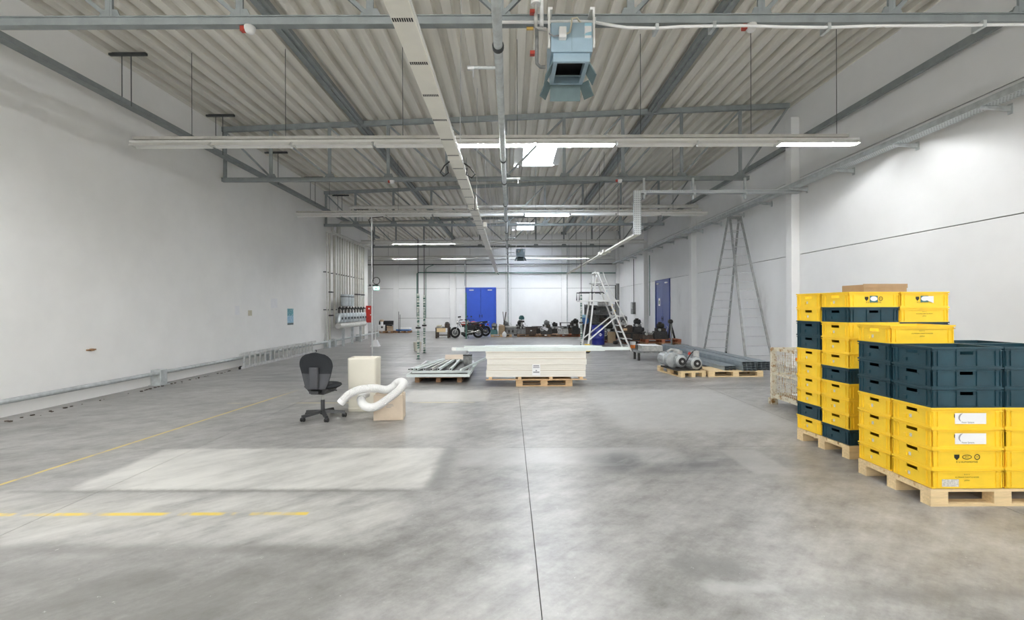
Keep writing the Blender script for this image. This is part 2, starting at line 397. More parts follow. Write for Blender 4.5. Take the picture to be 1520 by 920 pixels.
for k, (x0, x1, y0, y1) in enumerate(SKY[:2] + SKY[2:]):
    z0 = ZD(.3) - .01; s = struct(MB().box(x0-.45, x0, y0-.1, y1+.1, z0+.08, z0+.5).box(x1, x1+.45, y0-.1, y1+.1, z0+.1, z0+.5)
        .box(x0, x1, y0-.1, y0, z0+.03, z0+.5).box(x0, x1, y1, y1+.1, z0+.03, z0+.5).build('window_%d' % (k+1), 'white_metal'), 'roof skylight with white upstand')
    dm = MB(); n = 8; vs = []
    for i in range(n+1):
        for j in range(n+1):
            u, q = i/n, j/n; vs.append((x0+(x1-x0)*u, y0+(y1-y0)*q, z0+.46+.22*math.sin(PI*u)*math.sin(PI*q)))
    dm.add(vs, [(i*(n+1)+j, (i+1)*(n+1)+j, (i+1)*(n+1)+j+1, i*(n+1)+j+1) for i in range(n) for j in range(n)])
    dm.build('dome_pane', 'skylight_glass', s, smooth=60)

def door(n, label, m, width, height, loc, rz, sign):
    o = struct(MB().box(-width/2-.09, -width/2, -.05, .08, 0, height+.09).box(width/2, width/2+.09, -.05, .08, 0, height+.09)
               .box(-width/2, width/2, -.05, .08, height, height+.09).build('door_%d' % n, m, loc=loc, rot=(0,0,rz)), label)
    for s in (-1, 1):
        a, b = (-width/2+.004, -.006) if s < 0 else (.006, width/2-.004)
        lf = MB().box(a, b, -.02, .03, .01, height-.004).build('door_leaf', m, o, bevel=.004)
        MB().box(s*.1-.02, s*.1+.02, -.03, -.018, .98, 1.2).box(s*.10 + (-.12 if s > 0 else 0), s*.10+(.0 if s > 0 else .12), -.065, -.045, 1.08, 1.105).box(s*.1-.01, s*.1+.01, -.065, -.02, 1.08, 1.105).build('door_handle', 'black', lf)
        MB().box(s*(width/2-.36)-.16, s*(width/2-.36)+.16, -.075, -.02, height-.13, height-.07).build('door_closer', 'alu', lf)
    if sign: MB().box(-.62, -.34, -.026, -.021, 1.75, 2.15).build('notice', 'paper', o); MB().box(-.55, -.41, -.03, -.025, 1.83, 2.03).build('notice_print', 'green_paint', o)
    return o
door(1, 'bright blue steel double door in the rear wall', 'door_blue', 2.06, 3.08, (-2.13, YB+.0, 0), 0, False)
door(2, 'dark blue steel double door in the side wall', 'door_navy', 2.04, 3.02, (XR+.0, 23.89, 0), -PI/2, True)

# ------------------------------------------------------------------ roof structure
tx = [-7.78] + [-.1 + 1.607*k for k in range(-4, 5)] + [7.62]
ZC = 5.19
def truss():
    T = thing('roof_truss', '', 'roof truss', (0,0,0))
    top = lambda x: ZD(x) - .075
    MB().bar((-7.86,0,top(-7.86)), (7.66,0,top(7.66)), .10, .13).build('top_chord', 'truss_steel', T)
    MB().bar((-7.86,0,ZC), (6.55,0,ZC), .10, .088).box(-7.86, 6.55, -.07, .07, ZC+.044, ZC+.056).build('bottom_chord', 'truss_steel', T)
    for i, x in enumerate(tx[:-1]):
        MB().bar((x-.022,0,ZC), (x-.022,0,top(x)-.05), .055, .03, (0,1,0)).bar((x+.022,0,ZC), (x+.022,0,top(x)-.05), .03, .03, (0,1,0)).build('vertical', 'truss_steel', T)
        if i: MB().add([(x-.15,-.012,ZC+.04),(x+.15,-.012,ZC+.04),(x+.09,-.012,ZC+.17),(x-.09,-.012,ZC+.17),(x-.15,.012,ZC+.04),(x+.15,.012,ZC+.04),(x+.09,.012,ZC+.17),(x-.09,.012,ZC+.17)],
                       [(0,1,2,3),(7,6,5,4),(0,4,5,1),(1,5,6,2),(2,6,7,3),(3,7,4,0)]).build('gusset', 'truss_steel', T)
    for i in range(len(tx)-1):
        a, b = tx[i], tx[i+1]
        if b <= 0: p, q = (a, 0, top(a)-.06), (b, 0, ZC+.07)
        else: p, q = (a, 0, ZC+.07), (b, 0, top(b)-.06)
        MB().bar(p, q, .05, .05).build('diagonal', 'truss_steel', T)
    return T
T0 = truss(); T0.location.y = 5.70
T0['label'] = 'grey steel lattice roof truss carrying the blue-grey heater and white conduit'
for k, (yy_, lb) in enumerate([(12.66, 'steel roof truss ending on the column by the drop of perforated tray'),
                               (19.6, 'steel roof truss behind the thick grey crosswise pipe'), (26.55, 'steel roof truss before the rear wall carrying the small dark heater')]):
    c = copy_tree(T0); c.location.y = yy_; c['label'] = lb
for xq, lb in ((-4.1, 'flat steel purlin under the deck on the side of the guard rail'), (3.9, 'flat steel purlin under the deck on the side of the crates')):
    tag(MB().bar((xq, YF, ZD(xq)-.05), (xq, YB, ZD(xq)-.05), .24, .10).box(xq-.03, xq+.03, YF, YB, ZD(xq)-.14, ZD(xq)-.1).build('roof_purlin', 'truss_steel'), lb, 'purlin')
for px_, yq, lb in ((371, 5.70, 'white smoke detector with red bracket near the wall with posters'), (1115, 5.70, 'white smoke detector with red bracket near the wall with columns'),
                    (582, 12.58, 'small white detector on the second truss near the white trunking'), (920, 12.58, 'small white detector on the second truss near the perforated tray')):
    p = P(px_, 45 if yq < 10 else 268, yq); p.z = ZC - .045
    dt = thing('smoke_detector', lb, 'detector', (p.x, yq, ZC-.044))
    MB().lathe([(.03,-.085), (.05,-.07), (.065,-.03), (.065,0)], n=14).build('sensor_head', 'white_plastic', dt, smooth=40)
    MB().box(-.11, -.06, -.03, .03, -.06, 0).build('bracket', 'valve_red', dt)

# ------------------------------------------------------------------ fluorescent rows
def light_row(y, x0, nmod, lit, label, z=4.86, wires=None, bare=False):
    T = thing('fluorescent_light_row', label, 'ceiling light', (x0, y, z), 0, 'suspended fluorescent rows')
    L = 1.591; W = nmod*L
    MB().box(.05, W-.2, -.03, .03, .145, .20).build('carrier_rail', 'pipe_insul', T)
    MB().box(0, W, -.045, .045, .075, .12).build('spine', 'white_metal', T)
    refl = MB().prism([(-.10,0), (-.096,0), (-.04,.068), (.04,.068), (.096,0), (.10,0), (.044,.075), (-.044,.075)], (.03,0,0), (L-.03,0,0)).mesh('reflector', 'white_metal')
    cap = MB().prism([(-.098,.0), (.098,.0), (.044,.073), (-.044,.073)], (.026,0,0), (.032,0,0)).mesh('end_cap', 'white_metal')
    tm = {k: MB().tube([(.05,0,.030), (L-.05,0,.030)], .014, 6).mesh('tube', k, 40) for k in ('tube_lit', 'tube_off')}
    for k in range(nmod):
        if bare: obj('tube', tm['tube_lit' if k in lit else 'tube_off'], T, (k*L,0,0)); continue
        r = obj('reflector', refl, T, (k*L,0,0)); obj('end_cap', cap, r); obj('end_cap', cap, r, (L-.058,0,0)); obj('tube', tm['tube_lit' if k in lit else 'tube_off'], r)
    for wx in (wires or [W*(i+.5)/6 for i in range(6)]):
        MB().tube([(wx,0,.2), (wx,0, ZD(x0+wx)-z)], .006, 5).build('hanger_wire', 'dark_steel', T)
    return T
W1 = [P(q, 208, 9.1).x + 7.45 for q in (285, 424, 598, 768, 951, 1115, 1242)]
light_row(9.1, -7.45, 9, (4,5,8), 'first row of white fluorescent battens beyond the blue-grey heater', wires=W1)
light_row(16.05, -7.45, 9, (5,), 'white fluorescent row with black cable loop hanging over a grey pole')
light_row(23.0, -7.45, 9, (1,2), 'white fluorescent row just before the truss with the small heater')
light_row(29.95, -9.2, 10, (1,3,7,8), 'white fluorescent row hung closest to the rear wall')
light_row(2.15, -7.45, 9, (0,1,2,6,8), 'lit fluorescent row hung before the first truss')
light_row(-4.8, -7.45, 9, (0,1,2,3,4,6,8), 'unseen row of bare tubes by the front wall, added to light the ceiling', bare=True)  # out-of-view row, left without reflectors as added light for deck and trusses

# ------------------------------------------------------------------ services under the roof
# central galvanised pipe with clamps and stubs
T = thing('compressed_air_pipe', 'long galvanised pipe running down the middle of the hall below the trusses', 'pipe', (-.12, 0, 4.55))
MB().tube([(0,YF+.05,0), (0,33.35,0), (0,33.55,-.12), (0,33.55,-4.45)], .05, 14).build('pipe_run', 'galv', T, smooth=50)
for yq in (5.1, 9.0, 10.6, 12.9, 15.2, 17.6, 19.5, 22, 24.5, 26.4, 29, 31.5):
    MB().lathe([(.05,-.03), (.064,-.03), (.064,.03), (.05,.03)], (0,yq,0), 14, 'y').build('clamp', 'dark_steel', T, smooth=40)
for yq in (5.7, 12.66, 19.6, 26.55): MB().tube([(0,yq,.05), (0,yq,ZC-4.55-.02)], .008, 6).build('hanger_rod', 'dark_steel', T)
for yq, s in ((5.55,-1), (10.3,1), (15.4,-1), (19.0,1), (24.0,1), (27,-1)):
    b = MB().tube([(s*.04,yq,0), (s*.32,yq,.005)], .021, 8).build('branch_stub', 'galv', T, smooth=50)
    MB().lathe([(.03,-.05), (.03,.03)], (s*.33,yq,0), 8, 'x').tube([(s*.31,yq,0), (s*.31,yq,-.12)], .009, 6).build('tap', 'alu', b)

# white busbar trunking
T = thing('busbar_trunking', 'long cream-white busbar trunking with dark slots hung beside the galvanised pipe', 'trunking', (-.845, 0, H+2.3))
L0, L1 = YF+.05, 30.2
MB().box(-.095, .095, L0, L1, 0, .06).build('housing', 'trunk_white', T, bevel=.006)
MB().box(.095, .104, L0, L1, .012, .022).box(.095, .104, L0, L1, .038, .048).build('side_rib', 'white_metal', T)['kind'] = 'stuff'
slot = MB()
for q in range(9): slot.box(-.085+q*.019, -.085+q*.019+.012, -.024, .024, -.0015, .002)
slot = slot.mesh('vent_slot', 'black')
yq = 3.03
while yq < 14: obj('vent_slot', slot, T, (0, yq, 0))['kind'] = 'stuff'; yq += .655
for yq in (7.15, 10.75, 14.4, 18.0, 21.6, 25.2, 28.8):
    br = MB().box(-.108, .108, yq-.03, yq+.03, -.008, .075).build('joint_bracket', 'trunk_white', T)
    MB().tube([(.08,yq,.07), (.08,yq+.3,ZD(0)-H-2.3)], .006, 5).build('suspension_chain', 'alu', T)
for yq, s in ((7.4, -1), (7.5, 1)):
    MB().tube([(s*.11,yq,.05), (s*.2,yq+.05,.0), (s*.28,yq+.1,-.1), (s*.22,yq+.1,-.16), (s*.14,yq+.05,-.12), (s*.16,yq+.02,-.02)], .011, 6).build('cable_loop', 'black', T, smooth=60)
MB().tube([(.13,7.6,0), (.15,9.2,-.08), (.14,9.4,-.3), (.12,9.0,-.36)], .007, 6).build('cable', 'black', T, smooth=60)
MB().box(.1, .2, 13.0, 13.3, -.01, .12).build('tap_off_box', 'trunk_white', T, bevel=.01)
MB().tube([(0,30.2,.03), (.05,30.3,-.05), (.12,30.3,-.12)], .02, 6).build('end_cable', 'dark_steel', T)

# right hand tray: crosswise tray under truss two, drop and trunking
T = thing('cable_tray_drop', 'perforated galvanised tray crossing from the side wall and dropping to white trunking', 'cable tray', (3.42, 12.45, 0))
z1, z0 = 4.74, 3.62
MB().box(.05, XR-.10-3.42, -.09, .09, z1-.01, z1).box(.05, XR-.10-3.42, -.095, -.085, z1-.01, z1+.06).box(.05, XR-.10-3.42, .085, .095, z1-.01, z1+.06).build('cross_tray', 'perforated', T)
MB().box(-.09, .09, -.10, -.09, z0, z1+.06).box(-.095, -.085, -.10, .0, z0, z1+.06).box(.085, .095, -.10, .0, z0, z1+.06).build('drop_tray', 'perforated', T)
for xq in (.20, 1.52, 2.92):
    MB().box(xq-.025, xq+.025, -.03, .03, z1-.16, ZC-.04).box(xq-.03, xq+.03, -.13, .13, z1-.06, z1-.012).build('hanger_post', 'galv', T)
MB().add([(-.07,-.09,z0-.01),(.07,-.09,z0-.01),(-.02,14.4,z0-.01),(-.16,14.4,z0-.01),(-.07,-.09,z0+.04),(.07,-.09,z0+.04),(-.02,14.4,z0+.04),(-.16,14.4,z0+.04)],
         [(0,3,2,1),(4,5,6,7),(0,1,5,4),(1,2,6,5),(2,3,7,6),(3,0,4,7)]).build('trunking', 'trunk_white', T)
for yq in (3.6, 4.4, 9, 12.5): MB().box(-.17, .10, yq, yq+.22, z0-.03, z0+.07).build('tap_off_box', 'trunk_white', T)
for yq in (2, 5, 8, 11, 14): MB().tube([(-.03,yq,z0+.04), (-.03,yq,ZD(3.4))], .006, 5).build('suspension_wire', 'dark_steel', T)

# wall tray on brackets along the right wall
T = thing('wall_cable_tray', 'galvanised cable tray on cantilever brackets along the panelled side wall', 'cable tray', (XR, 0, 4.83))
MB().box(-.46, -.24, YF+.1, YB-.1, -.012, 0).build('tray_base', 'perforated', T)
MB().box(-.47, -.455, YF+.1, YB-.1, -.015, .09).build('tray_side', 'galv', T)
MB().box(-.245, -.23, YF+.1, YB-.1, -.015, .09).build('tray_side', 'galv', T)
MB().tube([(-.40,YF+.1,.03), (-.40,YB-.1,.03)], .022, 6).build('cable', 'dark_steel', T)
MB().tube([(-.33,YF+.1,.03), (-.33,YB-.1,.03)], .026, 6).build('cable', 'pipe_grey', T)
bm = MB().add([(0,-.02,-.016),(-.5,-.02,-.016),(-.5,-.02,-.045),(0,-.02,-.10),(0,.02,-.016),(-.5,.02,-.016),(-.5,.02,-.045),(0,.02,-.10)],
              [(0,1,2,3),(7,6,5,4),(0,4,5,1),(1,5,6,2),(2,6,7,3),(3,7,4,0)]).box(-.016, 0, -.035, .035, -.14, .02).mesh('bracket', 'galv')
yq = -6.0
while yq < 33: obj('bracket', bm, T, (0, yq, 0)); yq += 1.66
MB().box(-.25, -.03, 12.2, 12.6, -.03, 0).build('joining_plate', 'galv', T)

# high rail along right wall, suspended channel along left wall
tag(MB().bar((7.72, YF, 6.12), (7.72, YB-.05, 6.12), .08, .13).build('wall_bracing_rail', 'truss_steel'), 'grey steel rail running high along the panelled side wall', 'rail')
T = thing('suspended_channel', 'grey cable channel hung on rods beside the smooth plastered wall', 'cable channel', (-7.45, 0, 5.62))
MB().box(-.085, .085, YF+.1, 26.2, 0, .008).box(-.09, -.08, YF+.1, 26.2, 0, .09).box(.08, .09, YF+.1, 26.2, 0, .09).build('channel', 'truss_steel', T)
for yq in (3.3, 6.1, 9.0, 11.87, 14.7, 17.5, 20.3, 23.1):
    hz = ZD(-7.3)-5.62-.03
    h_ = MB().box(-.33, .39, yq-.03, yq+.03, hz-.03, hz+.02).build('hanger_strut', 'dark_steel', T)
    for xq in (-.09, .09): MB().tube([(xq,yq,.0), (xq,yq,hz)], .009, 6).build('hanger_rod', 'dark_steel', h_)

# white conduit along the first truss
pts = [P(q, r, 5.58) for q, r in ((745,33), (800,33), (860,32), (882,33), (905,37), (930,41), (975,42), (1010,39.5), (1060,38.5), (1110,38), (1160,40), (1230,41), (1290,38.5), (1370,38), (1460,37), (1560,36))]
T = thing('conduit', 'sagging white cable conduit fixed along the foremost truss', 'conduit', (0,0,0))
MB().tube(pts, .018, 8).build('tube', 'white_plastic', T, smooth=60)
for i in (3, 6, 8, 11, 14): MB().box(pts[i].x-.02, pts[i].x+.02, pts[i].y-.02, pts[i].y+.13, pts[i].z-.03, pts[i].z+.05).build('clip', 'galv', T)

# unit heaters
def heater(label, loc):
    T = thing('unit_heater', label, 'heater', loc)
    b = MB().box(-.245, .245, 0, .62, 0, .345).build('casing', 'heater_blue', T, bevel=.006)
    MB().box(-.001, .001, -.003, 0, .01, .335).build('seam', 'heater_grey', b)
    MB().box(.15, .23, -.004, 0, .16, .335).build('sticker', 'paper', b); MB().box(.15, .23, -.006, -.003, .30, .335).build('sticker_band', 'pale_blue', b)
    MB().add([(.15,-.006,.19),(.23,-.006,.19),(.23,-.006,.235),(.16,-.006,.215),(.15,-.003,.19),(.23,-.003,.19),(.23,-.003,.235),(.16,-.003,.215)], [(0,1,2,3),(7,6,5,4),(0,4,5,1),(1,5,6,2),(2,6,7,3),(3,7,4,0)]).build('sticker_swoosh', 'pale_blue', b)
    jb = MB().box(-.155, -.07, -.07, 0, .13, .26).build('junction_box', 'white_plastic', b, bevel=.006)
    MB().tube([(-.07,-.035,.19), (-.03,-.05,.2), (-.01,-.04,.30), (.0,-.02,.38), (.06,.0,.40), (.12,.05,.36)], .011, 6).build('cable', 'paper_tan', jb, smooth=60)
    MB().tube([(-.155,-.035,.17), (-.22,-.04,.16), (-.27,-.03,.2)], .009, 6).build('cable', 'print_grey', jb, smooth=60)
    for s in (-1, 1):
        MB().box(s*.265-.012, s*.265+.012, .02, .05, .06, .54).box(s*.265-.012+(-.03 if s > 0 else 0), s*.265+.012+(.0 if s > 0 else .03), .02, .22, .51, .54).build('hanger_strap', 'white_metal', T)
    # outlet collar under the casing
    co = MB().box(-.215, -.165, .03, .60, -.10, 0).box(.165, .215, .03, .60, -.10, 0).box(-.165, .165, .03, .07, -.10, 0).box(-.165, .165, .56, .60, -.10, 0).build('outlet_collar', 'heater_blue', T)
    MB().box(-.165, .165, .07, .56, -.012, -.004).build('fan_opening', 'black', co)
    MB().obox((0,.42,-.07), (.33,.20,.008), (.5,0,0)).build('louvre', 'heater_grey', co)
    MB().obox((0,.66,-.17), (.40,.012,.22), (.35,0,0)).build('flap', 'heater_grey', T)
    for s in (-1, 1):
        MB().obox((s*.255,.22,-.14), (.012,.26,.20), (0,s*-.5,0)).build('flap', 'heater_grey', T)
        MB().obox((s*.265,.58,-.18), (.012,.22,.20), (.2,s*-.5,s*.3)).build('flap', 'heater_grey', T)
    return T
h1 = heater('blue-grey unit heater with junction box hung under the foremost truss', (.74, 5.44, 4.68))
h2 = copy_tree(h1); h2.location = (.62, 26.29, 4.68); h2['label'] = 'small dark-looking unit heater hung before the rear wall'
T = thing('heater_pipework', 'white insulated pipe with red valves feeding the blue-grey heater', 'pipe', (.345, 5.40, 0))
MB().tube([(-.03,0,6.9), (-.03,0,5.21)], .058, 12).build('insulated_pipe', 'white_plastic', T, smooth=50)
MB().tube([(-.03,0,5.22), (-.03,0,5.15), (-.03,0,4.95), (-.02,0,4.93), (.09,0,4.92)], .022, 8).build('copper_pipe', 'machine_light', T, smooth=50)
MB().tube([(.04,.05,6.9), (.04,.05,4.98)], .024, 8).build('return_pipe', 'white_plastic', T, smooth=50)
MB().tube([(-.02,0,4.93), (-.02,0,4.62), (-.02,0,4.52), (.02,0,4.48), (.08,0,4.48)], .02, 8).build('drain_pipe', 'machine_grey', T, smooth=50)
for zq in (5.12, 4.64): MB().box(-.10, -.045, -.03, .03, zq-.02, zq+.02).build('red_handle', 'valve_red', T)
MB().lathe([(.02,-.05), (.02,.03)], (-.09,0,4.93), 8, 'x').build('brass_tap', 'brass', T)

# crosswise pipes
tag(MB().tube([P(520,318,19.15), P(520,309,19.15), P(526,307.5,19.15), P(1036,306,19.15)], .075, 12).build('insulated_pipe', 'pipe_insul', smooth=50), 'thick grey insulated pipe crossing the hall between trusses', 'pipe')
tag(MB().tube([(-7.62,20.6,5.0), (-7.62,20.6,5.36), (-7.5,20.6,5.47), (-3.4,20.6,5.47)], .085, 12).build('header_pipe', 'pipe_insul', smooth=50), 'grey header pipe bending down the wall at the pipe bank', 'pipe')
tag(MB().tube([(-7.62,19.9,5.2), (-7.62,19.9,5.05), (-7.62,20.05,4.95), (-7.62,25.2,4.95)], .06, 12).build('wall_pipe', 'pipe_insul', smooth=50), 'grey pipe running along the wall above the pipe bank', 'pipe')
tag(MB().tube([(-12.4,33.55,4.84), (7.7,33.55,4.84)], .035, 8).build('wall_pipe', 'dark_steel', smooth=50), 'dark pipe running high across the rear wall', 'pipe')
tag(MB().tube([P(619,470,33.6), P(619,406,33.6), P(621,404.5,33.6), P(918,405,33.6)], .035, 8).build('wall_pipe', 'green_paint', smooth=50), 'greenish pipe across the rear wall turning down beside the two poles', 'pipe')
tag(MB().tube([P(644,393,33.62), P(636,396,33.62), P(632,399,33.62), P(632,472,33.62)], .022, 6).build('wall_conduit', 'green_paint', smooth=50), 'thin curved conduit dropping down the rear wall', 'conduit')
tag(MB().tube([P(730,386.5,33.5), P(691,387,33.5), P(690,388,33.5), P(690,424,33.5)], .03, 8).build('wall_conduit', 'galv', smooth=50), 'conduit dropping to the corner of the bright blue door', 'conduit')
tag(MB().tube([P(842,495,33.62), P(842,368,33.62), P(844,366,33.62), P(950,365,33.62)], .03, 8).build('wall_conduit', 'galv', smooth=50), 'conduit rising up the rear wall and bending over toward the crate side', 'conduit')
tag(MB().tube([P(676.5,470,33.62), P(676.5,393,33.62)], .03, 8).build('wall_conduit', 'white_plastic', smooth=50), 'white conduit dropping down the pilaster near the bright blue door', 'conduit')
tag(MB().tube([(7.55,32.4,0), (7.55,32.4,3.35)], .12, 12).build('downpipe', 'machine_grey', smooth=50), 'thick dark grey upright pipe in the rear corner', 'pipe')
tag(MB().tube([(7.6,26.0,1.2), (7.86,26.0,1.2), (7.86,26.0,4.6)][1:], .02, 6).build('wall_conduit', 'green_paint', smooth=50), 'thin conduit on the side wall next to the dark blue door', 'conduit')
eb = thing('switch_box', 'grey electrical box on the side wall near the rear corner', 'switch box', (XR, 29.3, 1.25))
MB().box(-.18, 0, -.25, .25, 0, .75).build('casing', 'machine_grey', eb, bevel=.01); MB().box(-.2, -.18, -.2, .2, .35, .7).build('cover', 'machine_light', eb)
MB().tube([(-.05,0,.75), (-.05,0,3.5)], .02, 6).build('conduit', 'dark_steel', eb)

# power poles
def pole(label, x, y, ztop, zband, m='pole_band', r=.035):
    T = thing('power_pole', label, 'pole', (x, y, 0))
    MB().box(-r-.03, r+.03, -r-.03, r+.03, 0, .012).build('foot_plate', 'dark_steel', T)
    MB().box(-r, r, -r, r, .012, zband).build('lower_pole', m, T)
    MB().tube([(0,0,zband), (0,0,ztop)], .014, 6).build('upper_rod', 'galv' if m == 'galv' else 'dark_steel', T)
    MB().box(-r-.04, r+.04, -r-.015, r+.015, 1.0, 1.06).build('clamp', 'black', T)
    return T
q = G(621,533); pole('speckled green and white power pole beside the white bucket', q.x, q.y, 3.93, 2.15)
q = G(630,524); pole('speckled green and white power pole just behind its twin and the white bucket', q.x, q.y, 4.08, 2.15)
q = G(692,502.8); pole('greenish power pole in front of the bright blue door', q.x, q.y, 4.25, 2.5, 'green_paint')
pole('speckled power pole beside the white platform ladder', 3.02, 19.6, 4.45, 2.2)
T = thing('service_pole', 'tall slim grey pole with black cable loop hanging below the second light row', 'pole', (-4.76, 15.95, 0))
MB().tube([(0,0,0), (0,0,4.83)], .026, 10).build('pole_tube', 'alu', T, smooth=50)
MB().tube([(.04,0,4.3), (-.10,0,4.72), (-.04,0,4.80), (.02,0,4.8), (.4,0,4.83)], .014, 6).build('cable', 'black', T, smooth=60)
MB().tube([(.045,0,4.3), (.05,0,2.6)], .012, 6).torus((.15,0,2.62), .12, .012, 18, 6).build('cable_coil', 'black', T, smooth=60)
MB().box(-.1, .22, -.02, .02, 2.44, 2.49).build('cross_arm', 'dark_steel', T)
es = thing('exit_sign', 'small green lit exit sign on an arm beside the pipe bank', 'sign', (-7.35, 25.5, 2.68))
MB().box(-.17, .17, -.05, .05, 0, .2).build('casing', 'white_plastic', es); MB().box(-.15, .15, -.056, -.051, .02, .18).build('lit_face', 'exit_glow', es)
MB().add([(-.1,-.06,.05),(.06,-.06,.05),(.06,-.06,.15),(-.1,-.06,.15)], [(0,1,2,3)]).build('running_figure', 'paper', es)
MB().tube([(-.5,0,.24), (.17,0,.24)], .02, 6).box(-.02, .02, -.02, .02, .2, .24).build('arm', 'galv', es)

# ------------------------------------------------------------------ pipe bank on the left wall
ORDN = ['first','second','third','fourth','fifth','sixth','seventh','eighth','ninth','tenth','eleventh','twelfth','thirteenth','fourteenth','fifteenth']
xp = [(485.5,.03), (489.5,.045), (496.5,.055), (501.5,.03), (505,.035), (508.5,.03), (512,.03), (515.5,.03), (519.5,.04), (523.5,.03), (527.5,.05), (531,.055), (534.5,.04), (537.5,.03), (540,.03)]
for i, (px_, r) in enumerate(xp):
    yq = 7.72*F/(VX-px_)
    T = thing('wall_riser', '%s wall riser pipe counted from the red fire cabinet' % ORDN[14-i], 'pipe', (-7.72, yq, 0), 0, 'risers of the pipe bank')
    MB().tube([(0,0,.85 if 2 <= i <= 11 else .05), (0,0,4.9)], r, 10).build('pipe_run', 'pipe_grey' if i % 3 else 'pipe_insul', T, smooth=50)
    for zq in (1.6, 3.2): MB().box(-.15, -r+.01, -.02, .02, zq, zq+.04).build('wall_clip', 'dark_steel', T)
    if i in (1, 10, 11, 13):
        for zq in (1.35, 2.35): MB().box(-.02, r+.09, -.09, .09, zq, zq+.05).build('valve_handle', 'black', T)
yA, yB_ = 20.0, 23.6
T = thing('manifold_pipe', 'fat insulated manifold pipe low on the wall below the silver cylinders', 'pipe', (-7.44, 0, .92))
MB().tube([(0,yA,0), (0,yA+.1,0), (0,yB_,0)], .13, 14).build('insulation', 'pipe_insul', T, smooth=50)
for yq in (20.6, 21.8, 23.0): MB().box(-.05, .05, yq-.04, yq+.04, -.92, -.1).build('stand', 'galv', T)
for k in range(9):
    yq = 20.1 + k*.41
    T = thing('silver_cylinder', '%s silver cylinder on the manifold pipe counted from the fire cabinet side' % ORDN[8-k], 'pump', (-7.44, yq, 1.05), 0, 'silver cylinders on the manifold')
    MB().lathe([(.13,0), (.15,.02), (.15,.38), (.12,.42)], n=14).build('body', 'cylinder_steel', T, smooth=40)
    MB().box(.08, .17, -.05, .05, .14, .24).build('clip_band', 'dark_steel', T)
    MB().tube([(0,0,.42), (0,0,.62), (.05,0,.7)], .028, 6).box(-.02, .12, -.05, .05, .6, .66).build('valve', 'machine_dark', T)
for k in range(3):
    T = thing('filter_housing', '%s upper silver filter housing counted from the fire cabinet side' % ORDN[2-k], 'filter', (-7.44, 20.75+k*.42, 1.762), 0, 'upper silver housings')
    MB().lathe([(.10,0), (.15,.03), (.15,.52), (.13,.55)], n=14).build('body', 'cylinder_steel', T, smooth=40)
    MB().torus((0,0,.44), .152, .018, 16, 6, 'z').build('strap', 'dark_steel', T)
T = thing('fire_hose_cabinet', 'red fire hose cabinet on the end of the plastered wall', 'fire cabinet', (-7.70, 25.2, .9))
MB().box(-.15, .13, 0, .35, 0, .92).build('casing', 'red', T, bevel=.01); MB().box(-.12, .10, -.012, 0, .04, .88).build('door', 'red', T, bevel=.004)
MB().box(-.03, .06, -.016, -.012, .72, .80).build('white_mark', 'paper', T); MB().ball((.1,-.02,.42), .03).build('knob', 'white_plastic', T)

# guard rail
T = thing('guard_rail', 'low grey crash rail on stub posts along the plastered wall', 'guard rail', (-7.70, 0, 0))
MB().tube([(0,YF+.2,.27), (0,27.0,.27)], .042, 10).build('rail', 'galv', T, smooth=50)
for yq in (-3.6, 1.0, 5.6, 10.2, 14.9, 19.6, 20.25, 23.7, 26.9):
    MB().box(-.16, .06, yq-.10, yq+.10, .012, .34).box(-.17, .10, yq-.16, yq+.16, 0, .012).build('post', 'galv', T, bevel=.006)

# ladder lying on its edge along the rail
def ladder_on_edge(label, x, y0, y1, tilt):
    T = thing('aluminium_ladder', label, 'ladder', (x, y0, 0), 0); T.rotation_euler = (0, tilt, 0); L = y1-y0
    for zq in (.03, .40): MB().box(-.013, .013, 0, L, zq-.03, zq+.03).build('side_rail', 'aluladder', T)
    rg = MB().box(-.012, .012, -.017, .017, .06, .37).mesh('rung', 'aluladder')
    k = .2
    while k < L-.05: obj('rung', rg, T, (0, k, 0)); k += .28
    for yq in (0, L): MB().box(-.018, .018, yq-.03, yq+.03, 0, .07).build('rubber_foot', 'rubber', T)
ladder_on_edge('aluminium ladder section lying on its edge, outer of the pair', -7.46, 12.75, 17.75, .0)
ladder_on_edge('aluminium ladder section lying on its edge against the crash rail', -7.55, 12.95, 17.95, .0)

# papers on the plastered wall
def wall_paper(name, label, px_, py0, py1, m, cat, wd=.21, extra=None):
    yq = -XL*F/(VX-px_); a = P(px_, py1, yq).z; b = P(px_, py0, yq).z
    o = tag(MB().box(0, .004, -wd/2, wd/2, a-(a+b)/2, b-(a+b)/2).build(name, m, loc=(XL, yq, (a+b)/2)), label, cat)
    return o
wall_paper('notice_sheet', 'white framed sheet taped to the plastered wall, nearest to the ladders\' start', 352, 454, 467, 'paper', 'paper', .22)
wall_paper('wall_switch', 'small beige switch plate on the plastered wall', 371, 460.5, 468.5, 'paper_tan', 'switch', .2)
wall_paper('notice_sheet', 'plain white sheet of paper hung highest on the plastered wall', 407, 443, 457, 'paper', 'paper', .42)
wall_paper('poster', 'narrow blue poster on the plastered wall', 431, 458, 482, 'poster_print', 'poster', .45)
yq = -XL*F/(VX-134); tag(MB().box(0, .03, -.09, .09, -.012, .012).box(0,.05,-.02,.03,-.02,.02).build('wall_hook', 'wood_brown', loc=(XL, yq, P(134,519,yq).z)), 'tiny brown hook stuck in the plastered wall', 'hook')

